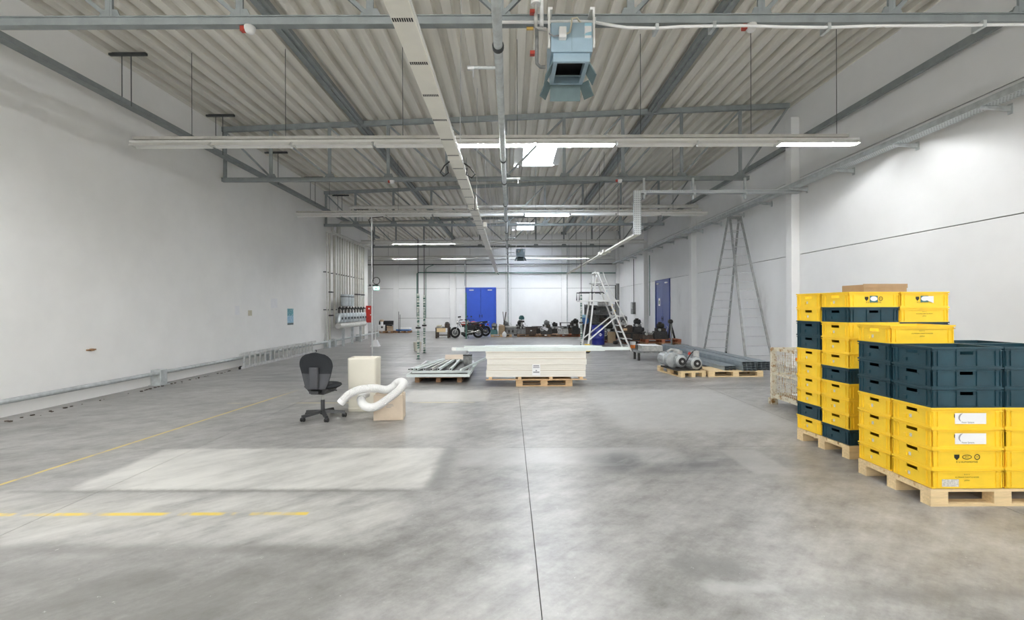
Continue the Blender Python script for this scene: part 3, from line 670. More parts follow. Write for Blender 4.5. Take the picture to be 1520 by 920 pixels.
# ------------------------------------------------------------------ pallets
PM = {}
def pallet(label, x, y, rz=0, wood='wood', lx=1.2, ly=.8, z=0, group=None, h=.144):
    """long side lx along local x; origin at the centre"""
    T = thing('wooden_pallet', label, 'pallet', (x, y, z), rz, group); key = (wood, lx, ly, h)
    if key not in PM:
        hb = h - .066
        PM[key] = (MB().box(-lx/2, lx/2, -.0725, .0725, 0, .022).mesh('top_board', wood), MB().box(-.0725, .0725, -ly/2, ly/2, 0, .022).mesh('stringer', wood),
                   MB().box(-.0725, .0725, -.05, .05, 0, hb).mesh('block', wood), MB().box(-lx/2, lx/2, -.05, .05, 0, .022).mesh('bottom_board', wood))
    tb, st, bl, bb = PM[key]
    for yy_ in (-ly/2+.0725, -(ly/2-.0725)/2, 0, (ly/2-.0725)/2, ly/2-.0725): obj('top_board', tb, T, (0, yy_, h-.022))
    for xx_ in (-lx/2+.0725, 0, lx/2-.0725): obj('stringer', st, T, (xx_, 0, h-.044))
    for yy_ in (-ly/2+.05, 0, ly/2-.05):
        obj('bottom_board', bb, T, (0, yy_, 0))
        for xx_ in (-lx/2+.0725, 0, lx/2-.0725): obj('block', bl, T, (xx_, yy_, .022))
    return T

# ------------------------------------------------------------------ stacking crates
CH = .168
def crate_mesh(m, long_slot):
    b = MB(); a, c, tk, z0, z1 = .292, .192, .006, .006, .172
    b.box(-a, a, -c, c, z0, z0+.006)
    def wall(axis, s, slot, half):
        def bx(u0, u1, w0, w1, o0=0, o1=tk):
            p0, p1 = sorted((s*((a if axis == 'x' else c) - o1), s*((a if axis == 'x' else c) - o0)))
            if axis == 'x': b.box(p0, p1, u0, u1, w0, w1)
            else: b.box(u0, u1, p0, p1, w0, w1)
        if slot:
            bx(-half, -.055, z0, z1); bx(.055, half, z0, z1); bx(-.055, .055, z0, .108); bx(-.055, .055, .136, z1)
            bx(-.07, .07, .100, .108, -.004, 0)
        else: bx(-half, half, z0, z1)
        ribs = [half-.012, half-.05] + ([.085] if (axis == 'y' and long_slot) else [])
        for r in ribs:
            for q in (-1, 1): bx(q*r-.005, q*r+.005, .016, .15, -.008, 0)
        bx(-half, half, .004, .018, -.003, 0)                      # foot band
        bx(-half-.008, half+.008, .138, .146, -.008, 0)            # lower flange
        bx(-half-.010, half+.010, .158, .172, -.009, 0)            # rim
        if axis == 'x': bx(.045, .075, .035, .065, -.012, 0)       # card clip
    for s in (-1, 1):
        wall('x', s, True, c); wall('y', s, long_slot, a)
    return b.mesh('crate_shell', m)
CM = {'Y': crate_mesh('yellow_crate', False), 'D': crate_mesh('teal_crate', True)}
ORD = ['bottom', 'second', 'third', 'fourth', 'fifth', 'sixth', 'seventh', 'eighth', 'ninth', 'tenth']
PRT = {}
def print_on(T, kind):
    """print on the long face that looks toward the open floor (-y)"""
    def put(name, key, me, x, z, y=-.2965):
        if key not in PRT: PRT[key] = me()
        return obj(name, PRT[key], T, (x, y, z), (PI/2, 0, 0))
    y = -.1935
    if kind == 'spec':
        put('printed_text', 's1', lambda: text_mesh('R O F C', .014, 'print_black'), 0, .118, y)
        put('printed_text', 's2', lambda: text_mesh('ALUMINIUM THROTTLE BODIES', .014, 'print_black'), 0, .096, y)
        put('printed_text', 's3', lambda: text_mesh('JAPAN', .015, 'print_black'), 0, .070, y)
    if kind in ('brand', 'label', 'oval'):
        put('printed_text', 'b1', lambda: text_mesh('R U AUTOMOTIVE', .022, 'print_black'), 0, .055, y)
        put('printed_shield', 'b2', lambda: MB().add([(-.022,.02,0),(.022,.02,0),(.022,-.005,0),(0,-.028,0),(-.022,-.005,0)], [(4,3,2,1,0)][::1]).mesh('printed_shield', 'print_black'), -.085, .098, y)
        def ring(rx, ry, w, m):
            n = 24; o = [(rx*math.cos(2*PI*i/n), ry*math.sin(2*PI*i/n), 0) for i in range(n)] + [((rx-w)*math.cos(2*PI*i/n), (ry-w)*math.sin(2*PI*i/n), 0) for i in range(n)]
            return MB().add(o, [(i, (i+1) % n, n+(i+1) % n, n+i) for i in range(n)]).mesh('printed_ring', m)
        put('printed_oval', 'b3', lambda: ring(.04, .02, .006, 'print_black'), 0, .097, y); put('printed_ring', 'b4', lambda: ring(.024, .024, .007, 'print_black'), .085, .097, y)
        put('printed_text', 'b5', lambda: text_mesh('BMC', .018, 'print_black'), 0, .097, y); put('printed_text', 'b6', lambda: text_mesh('M', .022, 'print_black'), .085, .097, y)
    if kind == 'label':
        MB().box(-.10, .16, -.0005, .0005, -.045, .045).build('white_label', 'paper', T, (0, y-.0008, .082))
        def arc():
            n = 12; v = []
            for i in range(n+1):
                an = PI*.55 + i*PI*.75/n; wd = .006*math.sin(PI*i/n)+.001
                v += [((.036+wd)*math.cos(an), (.036+wd)*math.sin(an), 0), ((.036-wd)*math.cos(an), (.036-wd)*math.sin(an), 0)]
            return MB().add(v, [(2*i, 2*i+2, 2*i+3, 2*i+1) for i in range(n)]).mesh('label_arc', 'print_grey')
        put('label_arc', 'a1', arc, -.03, .088, y-.002); put('label_text', 'a2', lambda: text_mesh('Power Systems', .017, 'print_black', 'LEFT'), -.045, .05, y-.002)
    if kind == 'oval':
        MB().box(-.048, .048, -.0005, .0005, -.036, .036).build('green_sticker', 'teal_paint', T, (0, y-.0008, .092))
        n = 20; MB().add([(.042*math.cos(2*PI*i/n), 0, .026*math.sin(2*PI*i/n)) for i in range(n)], [tuple(range(n))]).build('white_oval', 'paper', T, (0, y-.002, .096))
    if kind == 'torn':
        print_on(T, 'oval'); MB().add([(-.03,0,.03), (.09,0,.032), (.09,0,-.045), (.02,0,-.02), (-.03,0,-.005)], [(4,3,2,1,0)]).build('torn_paper', 'paper', T, (.02, y-.003, .092))
    if kind == 'torn_low':
        print_on(T, 'spec'); MB().box(-.16, -.02, -.0005, .0005, -.035, .03).build('barcode_label', 'label_torn', T, (-.05, y-.0008, .05))
def stack(load, corner, cx, cy, z0, seq, rz, pivot, prints={}):
    for k, ch in enumerate(seq):
        colour = 'yellow' if ch == 'Y' else 'dark teal'
        lab = '%s stacking crate, %s of the %s stack on %s' % (colour, ORD[k], corner, load) if k < len(seq)-1 else '%s stacking crate topping the %s stack on %s' % (colour, corner, load)
        v = Matrix.Rotation(rz, 3, 'Z') @ Vector((cx, cy, 0)) + Vector(pivot)
        T = thing('stacking_crate', lab, 'crate', (v.x + random.uniform(-.001,.001), v.y, z0 + k*CH), rz + random.uniform(-.003,.003), 'crates on ' + load)
        obj('shell', CM[ch], T)
        if ch == 'Y':
            MB().box(-.0005, .0005, -.014, .010, -.014, .016).build('sticker', 'label_torn', T, (-.2932, .02+random.uniform(-.01,.02), .06))
        if k in prints: print_on(T, prints[k])
ZP = .146
A = 'the lower pallet'; Bp = 'the tall pallet'
pallet('pine pallet under the lower load of crates', 3.50+.6, 3.84+.41, 0, 'wood_new', group='pallets under the crates')
pv = (3.50, 3.84, 0)
stack(A, 'outer aisle', .305, .205, ZP, 'YYYYDDD', 0, pv, {0: 'torn_low', 1: 'brand', 2: 'label', 3: 'label'})
stack(A, 'inner aisle', .305, .62, ZP, 'YYYYDDDY', 0, pv, {7: 'spec'})
stack(A, 'outer wall-side', .915, .205, ZP, 'YYYYDDD', 0, pv, {0: 'spec', 1: 'brand', 2: 'brand', 3: 'spec'})
stack(A, 'inner wall-side', .915, .62, ZP, 'YYYYDDD', 0, pv)
RB = .095; pv = (3.70, 5.04, 0)
v = Matrix.Rotation(RB, 3, 'Z') @ Vector((.6, .405, 0)) + Vector(pv)
pallet('pine pallet under the tall load of crates', v.x, v.y, RB, 'wood_new', group='pallets under the crates')
stack(Bp, 'outer aisle', .302, .205, ZP, 'DYYYDYYYDY', RB, pv, {9: 'oval'})
stack(Bp, 'inner aisle', .302, .615, ZP, 'YDYYYYDDYY', RB, pv)
stack(Bp, 'outer wall-side', .912, .205, ZP, 'YYDYYDYDYY', RB, pv, {9: 'torn', 8: 'spec'})
stack(Bp, 'inner wall-side', .912, .615, ZP, 'YYYDYYDYYY', RB, pv)
v = Matrix.Rotation(RB, 3, 'Z') @ Vector((.86, .60, 0)) + Vector(pv)
T = thing('cardboard_box', 'flat brown cardboard box lying on top of the tall crate load', 'box', (v.x, v.y, ZP+10*CH+.006), RB-.05)
MB().box(-.27, .27, -.17, .17, 0, .10).build('carton', 'cardboard_brown', T, bevel=.004); MB().box(-.275, .275, -.175, -.17, .06, .108).build('flap', 'cardboard_brown', T)

# ------------------------------------------------------------------ wire mesh box
gx, gy, gw, gd = 4.50, 6.85, 1.2, 1.15
T = thing('mesh_container', 'rusty cream wire mesh container behind the tall crate load', 'container', (gx, gy, 0), .0)
for xq in (.03, gw-.03):
    for yq in (.03, gd-.03):
        p = MB().box(xq-.03, xq+.03, yq-.03, yq+.03, .10, .97).build('corner_post', 'rusty_paint', T)
        MB().box(xq-.05, xq+.05, yq-.06, yq+.06, 0, .10).build('foot', 'rusty_paint', T)
for zq, hh in ((.945, .025), (.52, .014), (.15, .035)):
    for yq in (.03, gd-.03): MB().box(.06, gw-.06, yq-.018, yq+.018, zq-hh, zq+hh).build('rail', 'rusty_paint', T)
    for xq in (.03, gw-.03): MB().box(xq-.018, xq+.018, .06, gd-.06, zq-hh, zq+hh).build('rail', 'rusty_paint', T)
MB().box(.06, gw-.06, .06, gd-.06, .11, .13).build('base_plate', 'machine_brown', T)
for sx in (.03, gw-.03):
    b = MB(); q = .09
    while q < gd-.06: b.box(sx-.003, sx+.003, q-.003, q+.003, .18, .93); q += .05
    q = .23
    while q < .93: b.box(sx-.003, sx+.003, .06, gd-.06, q-.003, q+.003); q += .1
    b.build('wire_mesh', 'rusty_paint', T)['kind'] = 'stuff'
for sy in (.03, gd-.03):
    b = MB(); q = .09
    while q < gw-.06: b.box(q-.003, q+.003, sy-.003, sy+.003, .18, .93); q += .05
    q = .23
    while q < .93: b.box(.06, gw-.06, sy-.003, sy+.003, q-.003, q+.003); q += .1
    b.build('wire_mesh', 'rusty_paint', T)['kind'] = 'stuff'
MB().obox((.012,.4,.84), (.008,.10,.05), (0,0,0)).build('orange_tag', 'orange', T)
for k, (xq, yq, zq, sx, sy, m, lb) in enumerate([(.6,.55,.145,.95,.9,'paper','white sheet lying lowest inside the mesh container'), (.55,.62,.175,.9,.6,'wood_brown','brown board on the white sheets inside the mesh container'),
                                            (.62,.50,.215,.85,.7,'paper','upper white sheet inside the mesh container'), (.5,.45,.25,.7,.25,'cardboard_brown','strip of brown card on top inside the mesh container')]):
    tag(MB().obox((0,0,0), (sx, sy, .022), (0,0,0)).build('scrap_sheet', m, loc=(gx+xq, gy+yq, zq), rot=(0,0,k*.07-.1)), lb, 'sheet')

# ------------------------------------------------------------------ office chair, bin, box, hose
T = thing('office_chair', 'black swivel office chair seen from behind beside the cream bin', 'chair', (-2.86, 7.05, 0), -.12)
MB().lathe([(.03,.06), (.045,.07), (.045,.12), (.03,.13)], n=14).build('hub', 'black_plastic', T, smooth=40)
for k in range(5):
    an = .35 + k*2*PI/5; cx, cy = math.cos(an), math.sin(an)
    MB().prism([(-.028,-.02), (.028,-.02), (.018,.02), (-.018,.02)], (cx*.03,cy*.03,.105), (cx*.32,cy*.32,.075)).build('base_leg', 'black_plastic', T)
    cs = MB().tube([(cx*.31,cy*.31,.088), (cx*.31,cy*.31,.05)], .011, 6).box(cx*.31-.024, cx*.31+.024, cy*.31-.02, cy*.31+.02, .036, .062).build('caster', 'black_plastic', T)
    for s in (-1, 1): MB().lathe([(.012,-.011), (.028,-.011), (.030,0), (.028,.011), (.012,.011)], (cx*.31+s*.018, cy*.31, .0301), 14, 'x').build('wheel', 'rubber', cs, smooth=40)
MB().lathe([(.030,.12), (.030,.27), (.026,.28)], n=14).build('column_cover', 'black_plastic', T, smooth=40)
MB().lathe([(.016,.28), (.016,.41)], n=12).build('gas_lift', 'machine_light', T, smooth=40)
MB().prism([(-.17,.06), (-.10,-.02), (.10,-.02), (.17,.06), (.12,.075), (-.12,.075)], (0,-.16,.405), (0,.17,.405)).build('seat_pan', 'black_plastic', T)
b = MB(); n = 28; prof = [(0,.46), (.6,.462), (.9,.468), (1.0,.492), (.97,.515), (.8,.532), (.4,.53), (0,.525)]
vs = []
for r, z in prof:
    for k in range(n):
        an = 2*PI*k/n; c_, s_ = math.cos(an), math.sin(an)
        vs.append((.255*r*math.copysign(abs(c_)**.72, c_), .02+.235*r*math.copysign(abs(s_)**.72, s_), z))
b.add(vs, [(i*n+k, i*n+(k+1) % n, (i+1)*n+(k+1) % n, (i+1)*n+k) for i in range(len(prof)-1) for k in range(n)]); b.build('seat_cushion', 'fabric_black', T, smooth=60)
# backrest: shell grid, rounded top, narrower waist
b = MB(); nr, nc = 18, 14; vs = []
for side in (0, 1):
    for i in range(nr+1):
        u = i/nr; z = .475 + .545*u
        hw = (.155 + .105*min(1, u/.62)**.8) if u < .62 else .26*max(0.0, 1-((u-.62)/.38)**2.6)**.5
        hw = max(hw, .012)
        for j in range(nc+1):
            q = -1 + 2*j/nc
            y = -.235 - .05*u + .055*q*q*(.6+.4*u) + .03*math.sin(PI*u) + (.045*(1-.75*abs(q)**3)*(1-.5*u**6) if side else 0)
            vs.append((hw*q, y, z))
N = (nr+1)*(nc+1); fs = []
for i in range(nr):
    for j in range(nc):
        a = i*(nc+1)+j; fs.append((a, a+1, a+nc+2, a+nc+1)); fs.append((N+a+nc+1, N+a+nc+2, N+a+1, N+a))
for i in range(nr):
    a = i*(nc+1); c_ = a+nc; fs.append((a, a+nc+1, N+a+nc+1, N+a)); fs.append((c_+nc+1, c_, N+c_, N+c_+nc+1))
for j in range(nc):
    fs.append((j+1, j, N+j, N+j+1)); a = nr*(nc+1)+j; fs.append((a, a+1, N+a+1, N+a))
bk = b.add(vs, fs).build('backrest', 'fabric_black', T, smooth=60)
b = MB(); vs = []; nr2 = 6                                       # plastic lower shell of the back
for i in range(nr2+1):
    u = i/nr2*.42; z = .475 + .545*u; hw = (.155 + .105*min(1, u/.62)**.8)*.985
    for j in range(nc+1):
        q = -1 + 2*j/nc; vs.append((hw*q, -.235 - .05*u + .055*q*q*(.6+.4*u) + .03*math.sin(PI*u) - .006, z))
b.add(vs, [(i*(nc+1)+j, i*(nc+1)+j+1, (i+1)*(nc+1)+j+1, (i+1)*(nc+1)+j) for i in range(nr2) for j in range(nc)]).build('back_shell', 'charcoal_plastic', bk, smooth=60)
MB().prism([(-.075,-.02), (.075,-.02), (.06,.02), (-.06,.02)], (0,-.255,.49), (0,-.262,.80), (0,-1,0)).build('back_upright', 'charcoal_plastic', T, bevel=.006)
MB().box(-.07, .07, -.26, -.05, .415, .455).build('back_bracket', 'black_plastic', T)
MB().tube([(.14,-.1,.452), (.24,-.1,.445), (.275,-.1,.445)], [.007,.007,.012], 8).build('lever', 'black_plastic', T, smooth=50)

T = thing('waste_bin', 'tall cream plastic bin with open top beside the office chair', 'bin', (-2.40, 7.62, 0), .02)
b = MB(); 
def ring(b, hx, hy, z, n=5, r=.05):
    pts = []
    for cx, cy, a0 in ((hx-r,hy-r,0), (-hx+r,hy-r,PI/2), (-hx+r,-hy+r,PI), (hx-r,-hy+r,1.5*PI)):
        for k in range(n): an = a0 + PI/2*k/(n-1); pts.append((cx+r*math.cos(an), cy+r*math.sin(an), z))
    b.v += pts; return len(pts)
lv = [(.225,.15,.0), (.232,.157,.012), (.236,.160,.055), (.228,.153,.06), (.236,.162,.83), (.238,.164,.855), (.230,.156,.868), (.216,.142,.868), (.213,.139,.85), (.20,.125,.03)]
for hx, hy, z in lv: n = ring(b, hx, hy, z)
b.f += [(i*n+k, i*n+(k+1) % n, (i+1)*n+(k+1) % n, (i+1)*n+k) for i in range(len(lv)-1) for k in range(n)] + [tuple(range(n-1,-1,-1)), tuple(range((len(lv)-1)*n, len(lv)*n))]
b.build('bin_body', 'cream', T, smooth=45)

T = thing('cardboard_box', 'pale closed cardboard box under the white corrugated hose', 'box', (-1.83, 7.02, 0), .10)
MB().box(-.215, .215, -.15, .15, .002, .375).build('carton', 'cardboard_pale', T, bevel=.004)
MB().box(-.214, .214, -.03, .03, .375, .377).build('tape', 'cardboard', T)
for k, (wd, zq) in enumerate(((.10,.235), (.11,.215), (.07,.195))): MB().box(-.03, -.03+wd, -.1512, -.1502, zq, zq+.006).build('printed_line', 'print_grey', T)
YH = 6.70
ctrl = [P(509,594,6.62), P(517,586,6.64), P(530,579.5,6.66), P(545,576.5,6.68), P(560,576.5,6.76), P(573,578.5,6.84), P(582,575,6.92), P(589,568.5,6.96), P(596,566.5,6.92), P(599,570,6.80), P(592,579,6.70), P(577,591,6.62), P(563,601,6.60), P(551,605,6.62), P(541,602,6.72), P(536,594,6.86), P(539,587,7.0), P(545,583.5,7.10)]
def catmull(pts, n):
    out = []
    for i in range(len(pts)-1):
        p0, p1, p2, p3 = pts[max(i-1,0)], pts[i], pts[i+1], pts[min(i+2,len(pts)-1)]
        for k in range(n):
            u = k/n; out.append(.5*((2*p1) + (p2-p0)*u + (2*p0-5*p1+4*p2-p3)*u*u + (3*p1-p0-3*p2+p3)*u**3))
    return out + [pts[-1]]
path = catmull(ctrl, 24); L = [0]
for a, b_ in zip(path[:-1], path[1:]): L.append(L[-1] + (b_-a).length)
pts = []; rr = []; q = 0; k = 0; step = .0075; i = 0
while q < L[-1]:
    while L[i+1] < q: i += 1
    u = (q-L[i])/max(1e-9, L[i+1]-L[i]); pts.append(path[i].lerp(path[i+1], u)); rr.append(.061 if k % 2 else .0545); q += step; k += 1
T = thing('flexible_hose', 'white corrugated ventilation hose draped over the pale cardboard box', 'hose', (0,0,0))
MB().tube(pts, rr, 16, True).build('corrugated_tube', 'hose_white', T, smooth=25)
MB().tube([pts[0]+ (pts[0]-pts[4]).normalized()*.055, pts[0]], .058, 16).build('collar', 'white_plastic', T, smooth=40)
i0 = int(len(pts)*.895); MB().tube([pts[i0], pts[i0+2], pts[i0+4]], .064, 16).build('clamp', 'machine_light', T, smooth=40)

# ------------------------------------------------------------------ pallet of frames and tubes
pallet('long worn pallet under the aluminium frames', -1.62, 11.45, PI/2, 'wood_brown', 2.1, 1.05)
T = thing('door_frame_panel', 'flat aluminium framed panel lying lowest on the worn pallet', 'panel', (-1.60, 11.35, .148), 0)
MB().box(-.70, .70, -1.15, -1.08, 0, .06).build('frame_rail', 'alu_white', T); MB().box(-.70, .70, 1.08, 1.15, 0, .06).build('frame_rail', 'alu_white', T)
MB().box(-.70, -.64, -1.08, 1.08, 0, .06).build('frame_stile', 'alu_white', T); MB().box(.64, .70, -1.08, 1.08, 0, .06).build('frame_stile', 'alu_white', T)
MB().box(-.64, .64, -1.08, 1.08, .01, .03).build('infill', 'machine_dark', T)
T = thing('door_frame_panel', 'second aluminium framed panel lying on the lowest one', 'panel', (-1.56, 11.42, .210), .03)
MB().box(-.68, .62, -1.02, -.97, 0, .05).build('frame_rail', 'alu_white', T); MB().box(-.68, .62, .95, 1.0, 0, .05).build('frame_rail', 'alu_white', T)
MB().box(-.68, -.63, -.97, .95, 0, .05).build('frame_stile', 'alu', T); MB().box(.57, .62, -.97, .95, 0, .05).build('frame_stile', 'alu', T)
MB().box(-.63, .57, -.97, .95, .005, .02).build('infill', 'machine_dark', T)
tb = [((607,556),(652,532),'alu'), ((612,557),(658,533),'alu_white'), ((618,556),(662,534),'alu_white'), ((630,556),(667,535),'alu'), ((640,554),(671,536),'aluladder'), ((651,554),(676,538),'alu_white'), ((669,553),(684,532),'alu_white')]
names = ['thin grey tube at the edge of the frame pile by the hose', 'white square tube second from the pile edge by the hose', 'white square tube third from the pile edge by the hose', 'silver square tube in the middle of the frame pile', 'dull grey tube beside the middle of the frame pile', 'white square tube close to the grey metal box', 'white tube leaning across beside the grey metal box']
for k, ((ax, ay), (bx_, by), m) in enumerate(tb):
    a = P(ax, ay, 10.42); c_ = P(bx_, by, 12.5); a.z = .292 + (k % 2)*.0; c_.z = .292
    d_ = (c_-a); T = thing('metal_tube', names[k], 'tube', tuple(a))
    wq = .032 if k == 0 else .05
    MB().bar((0,0,0), d_, wq, wq).build('tube_wall', m, T); MB().bar(-d_.normalized()*.004, d_.normalized()*.002, wq*.72, wq*.72).build('open_end', 'black', T)
tag(MB().obox((0,0,.002), (.62,.35,.006), (.25,0,.12)).build('cardboard_sheet', 'cardboard_pale', loc=(-1.42, 12.32, .367)), 'pale cardboard sheet propped on the tubes of the frame pile', 'cardboard')
T = thing('metal_box', 'small dark grey metal box on the frame pile', 'box', (-1.08, 11.75, .262), .05)
MB().box(-.11, .11, -.10, .10, 0, .20).build('case', 'machine_grey', T, bevel=.005); MB().box(-.115, .115, -.105, .105, .20, .225).build('lid', 'machine_dark', T)
MB().tube([(-.02,0,.225), (-.03,0,.28), (.04,0,.30), (.06,0,.225)], .008, 6).build('wire_handle', 'alu', T, smooth=60)
tag(MB().bar((0,0,0), (.50,2.5,.03), .035, .05).build('long_bar', 'alu_white', loc=(-1.10, 10.25, .29)), 'long pale bar along the edge of the frame pile sticking out', 'bar')

# ------------------------------------------------------------------ stack of boards
YS = 9.75
pallet('euro pallet carrying the stack of cream boards', .72, YS+.46, 0, 'wood', 1.2, .8)
T = thing('board_skid', 'flat timber skid between the cream boards and the euro pallet', 'skid', (.55, YS, .146))
for yq in (.03, .5, .97): MB().box(-1.06, 1.06, yq-.04, yq+.04, 0, .016).build('runner', 'wood', T)
for xq in (-.97, -.35, .31, .95):
    MB().box(xq-.035, xq+.035, -.01, 1.01, .016, .066).build('bearer', 'wood', T)
z = .213; packs = [(.135, 2.10), (.115, 2.09), (.12, 2.10), (.128, 2.11)]
PN = ['bottom', 'second', 'third', 'fourth']
for k, (hh, wd) in enumerate(packs):
    T = thing('board_pack', '%s pack of cream boards counted up from the skid' % PN[k], 'boards', (.55 + (-.01, .0, .012, -.006)[k], YS + (.0, .006, -.004, .004)[k], z))
    nsh = 3
    for q in range(nsh):
        z0_, z1_ = hh*q/nsh, hh*(q+1)/nsh - .0016
        if q == nsh-1: z1_ = hh - .003
        MB().box(-wd/2, wd/2, (q % 2)*.002, 1.0, z0_, z1_).build('board', 'board', T)
    MB().box(-wd/2+.03, wd/2-.03, .03, .97, hh-.004, hh+.003).build('interleaf', 'wood', T)
    z += hh + .0035
T = thing('board_pack', 'thin cream cover board on top of the board packs', 'boards', (.55, YS, z))
MB().box(-1.07, 1.05, -.004, 1.0, 0, .03).build('board', 'board', T); z += .03
lb = thing('paper_label', 'white printed label on the front of the board stack', 'label', (P(796,549,YS-.005).x, YS-.008, P(796,549,YS).z))
MB().box(-.085, .085, -.001, .001, -.115, .115).build('sheet', 'paper', lb)
for zq, w0 in ((.09,.12), (.05,.13), (-.01,.03), (-.045,.13)): MB().box(-w0/2, w0/2, -.003, -.001, zq-(.014 if zq < 0 or zq > .08 else .006), zq+.012).build('printed_line', 'print_grey', lb)
for xq, ww in ((-.15,.28), (.3,.34)):
    pass
prof = [(695,897,9.80,.075,'front white channel on the boards, overhanging both ends'), (671,933,9.97,.06,'longest white channel, reaching past the platform ladder foot'), (705,893,10.12,.075,'white channel third from the front edge of the boards'),
        (689,880,10.30,.07,'white channel fourth from the front edge of the boards'), (720,850,10.50,.065,'rearmost short white channel on the boards')]
for k, (xa, xb, yq, hh, lab) in enumerate(prof):
    a = P(xa, 512, yq).x; c_ = P(xb, 512, yq).x
    T = thing('metal_channel', lab, 'channel', ((a+c_)/2, yq, z + .001), 0); hl = (c_-a)/2
    MB().box(-hl, hl, -.06, .06, hh-.004, hh).box(-hl, hl, -.06, -.056, 0, hh-.004).box(-hl, hl, .056, .06, 0, hh-.004).build('profile', 'alu_white', T)
    if k == 1: MB().box(-hl, -hl+.09, -.062, .062, -.0, hh+.002).build('end_clip', 'white_metal', T)
for xq, sx, nm in ((-.28, .14, 'dark spacer strip under the channels by the frame pile'), (.02, .24, 'darker spacer strip under the front channel near the label')): pass

# ------------------------------------------------------------------ pump on pallet, steel channels
pallet('small light pallet carrying the grey pump', 4.28, 11.62, PI/2+.16, 'wood_new', 1.2, .64)
T = thing('vacuum_pump', 'grey twin motor pump set with red plug on the small pallet', 'pump', (4.24, 11.42, .146), .16)
def motor(x, y, z, r, L, front):
    m_ = MB().lathe([(r*.7,0), (r,.03), (r,L-.03), (r*.7,L)], (x,y,z), 22, 'y').build('motor', 'pump_grey', T, smooth=40)
    f_ = MB()
    for k in range(12):
        an = 2*PI*k/12; f_.obox((x+math.cos(an)*(r+.006), y+L/2, z+math.sin(an)*(r+.006)), (.022,L*.7,.006), (0,-an,0))
    f_.build('cooling_fins', 'pump_grey', m_)['kind'] = 'stuff'
    MB().lathe([(r*.62,0), (r*.62,.01)], (x,y-.012,z), 22, 'y').build('fan_grille', 'machine_dark', m_, smooth=40)
    MB().lathe([(r*.2,0), (r*.2,.012)], (x,y-.024,z), 12, 'y').build('fan_boss', 'machine_light', m_, smooth=40)
motor(.20, -.35, .17, .145, .42, True); motor(-.06, -.12, .20, .15, .40, True); motor(-.22, .22, .22, .16, .34, True)
MB().lathe([(.10,0), (.19,.02), (.19,.10), (.10,.12)], (-.20,.02,.22), 22, 'y').build('impeller_housing', 'pump_grey', T, smooth=40)
MB().lathe([(.08,0), (.17,.02), (.17,.09), (.08,.11)], (.02,.30,.22), 22, 'y').build('impeller_housing', 'machine_light', T, smooth=40)
MB().box(-.30, .30, -.32, .50, 0, .035).build('bed_plate', 'machine_dark', T)
MB().box(.24, .40, -.12, .02, .10, .45).build('control_box', 'machine_light', T, bevel=.008); MB().box(-.10, .06, .06, .22, .36, .44).build('terminal_box', 'machine_light', T, bevel=.008)
MB().tube([(.12,-.12,.36), (.14,-.14,.42)], .035, 10).build('red_plug', 'valve_red', T, smooth=40)
MB().tube([(-.12,-.2,.12), (-.02,-.25,.22), (.1,-.2,.36), (.25,-.1,.44), (.36,0,.46)], .014, 6).build('cable', 'black', T, smooth=60)
MB().tube([(.30,-.3,.03), (.38,-.25,.05), (.42,-.1,.06), (.36,-.15,.08), (.33,-.28,.03)], .018, 6).build('cable_coil', 'black', T, smooth=60)
MB().tube([(-.2,.35,.38), (-.1,.36,.45), (.1,.30,.42)], .035, 8).build('pipe_bend', 'machine_light', T, smooth=60)
pallet('light pallet carrying the galvanised channels, near end', 5.40, 11.45, 0, 'wood_new', 1.3, .8)
pallet('light pallet carrying the galvanised channels, far end', 5.75, 14.9, 0, 'wood_new', 1.3, .8)
CW, CHh, TK = .10, .052, .003
chm = {}
def channel(label, x, y, z, L, rz, tiltx=0):
    if L not in chm:
        chm[L] = MB().box(-CW/2, CW/2, 0, L, CHh-TK, CHh).box(-CW/2, -CW/2+TK, 0, L, 0, CHh-TK).box(CW/2-TK, CW/2, 0, L, 0, CHh-TK).box(-CW/2+TK, -CW/2+.02, 0, L, 0, TK).box(CW/2-.02, CW/2-TK, 0, L, 0, TK).mesh('profile', 'tray_steel')
        chm[L].materials[0] = MAT['channel_steel']
    T = thing('galvanised_channel', label, 'steel channel', (x, y, z), rz, 'galvanised channels on the light pallets'); obj('profile', chm[L], T)
NM = ['bottom', 'second', 'third', 'top']; CN = ['aisle-side', 'centre', 'wall-side']
for r in range(4):
    for c_ in range(3): channel('galvanised channel, %s column of the %s layer in the neat stack by the wall' % (CN[c_], NM[r]), 5.98 + c_*.105, 11.08 + .01*c_, .146 + r*.054, 5.2, .03)
for r in range(4):
    for c_ in range(3): channel('galvanised channel, %s column of the %s layer in the middle stack' % (CN[c_], NM[r]), 5.60 + c_*.105, 11.0 + .02*r, .146 + r*.054, 5.4, .03)
for r in range(2):
    for c_ in range(3): channel('galvanised channel, %s column of the %s layer in the low pile behind the pump' % (CN[c_], NM[r]), 5.20 + c_*.112, 11.10 + .05*c_, .146 + r*.054, 4.6, .03)

# ------------------------------------------------------------------ double ladder at the right wall
T = thing('double_ladder', 'very tall tapered aluminium double ladder standing by the side wall', 'ladder', (7.44, 15.3, 0))
ztop = 4.62
for s, nm in ((-1, 'near'), (1, 'far')):
    yb, yt = s*1.5, s*.06
    for q in (-1, 1): 
        st = MB().bar((q*.40,yb,.03), (q*.175,yt,ztop), .026, .065, (1,0,0)).build('stile', 'ladder_steel', T)
        MB().box(q*.40-.025, q*.40+.025, yb-.04, yb+.04, 0, .05).build('rubber_foot', 'rubber', st)
    for k in range(16):
        u = (k+.75)/16.3; hw = .40 + (.175-.40)*u; yy_ = yb + (yt-yb)*u
        MB().bar((-hw,yy_,u*ztop), (hw,yy_,u*ztop), .026, .022).build('rung', 'alu', T)
MB().box(-.20, .20, -.09, .09, ztop-.02, ztop+.04).build('hinge', 'ladder_steel', T)

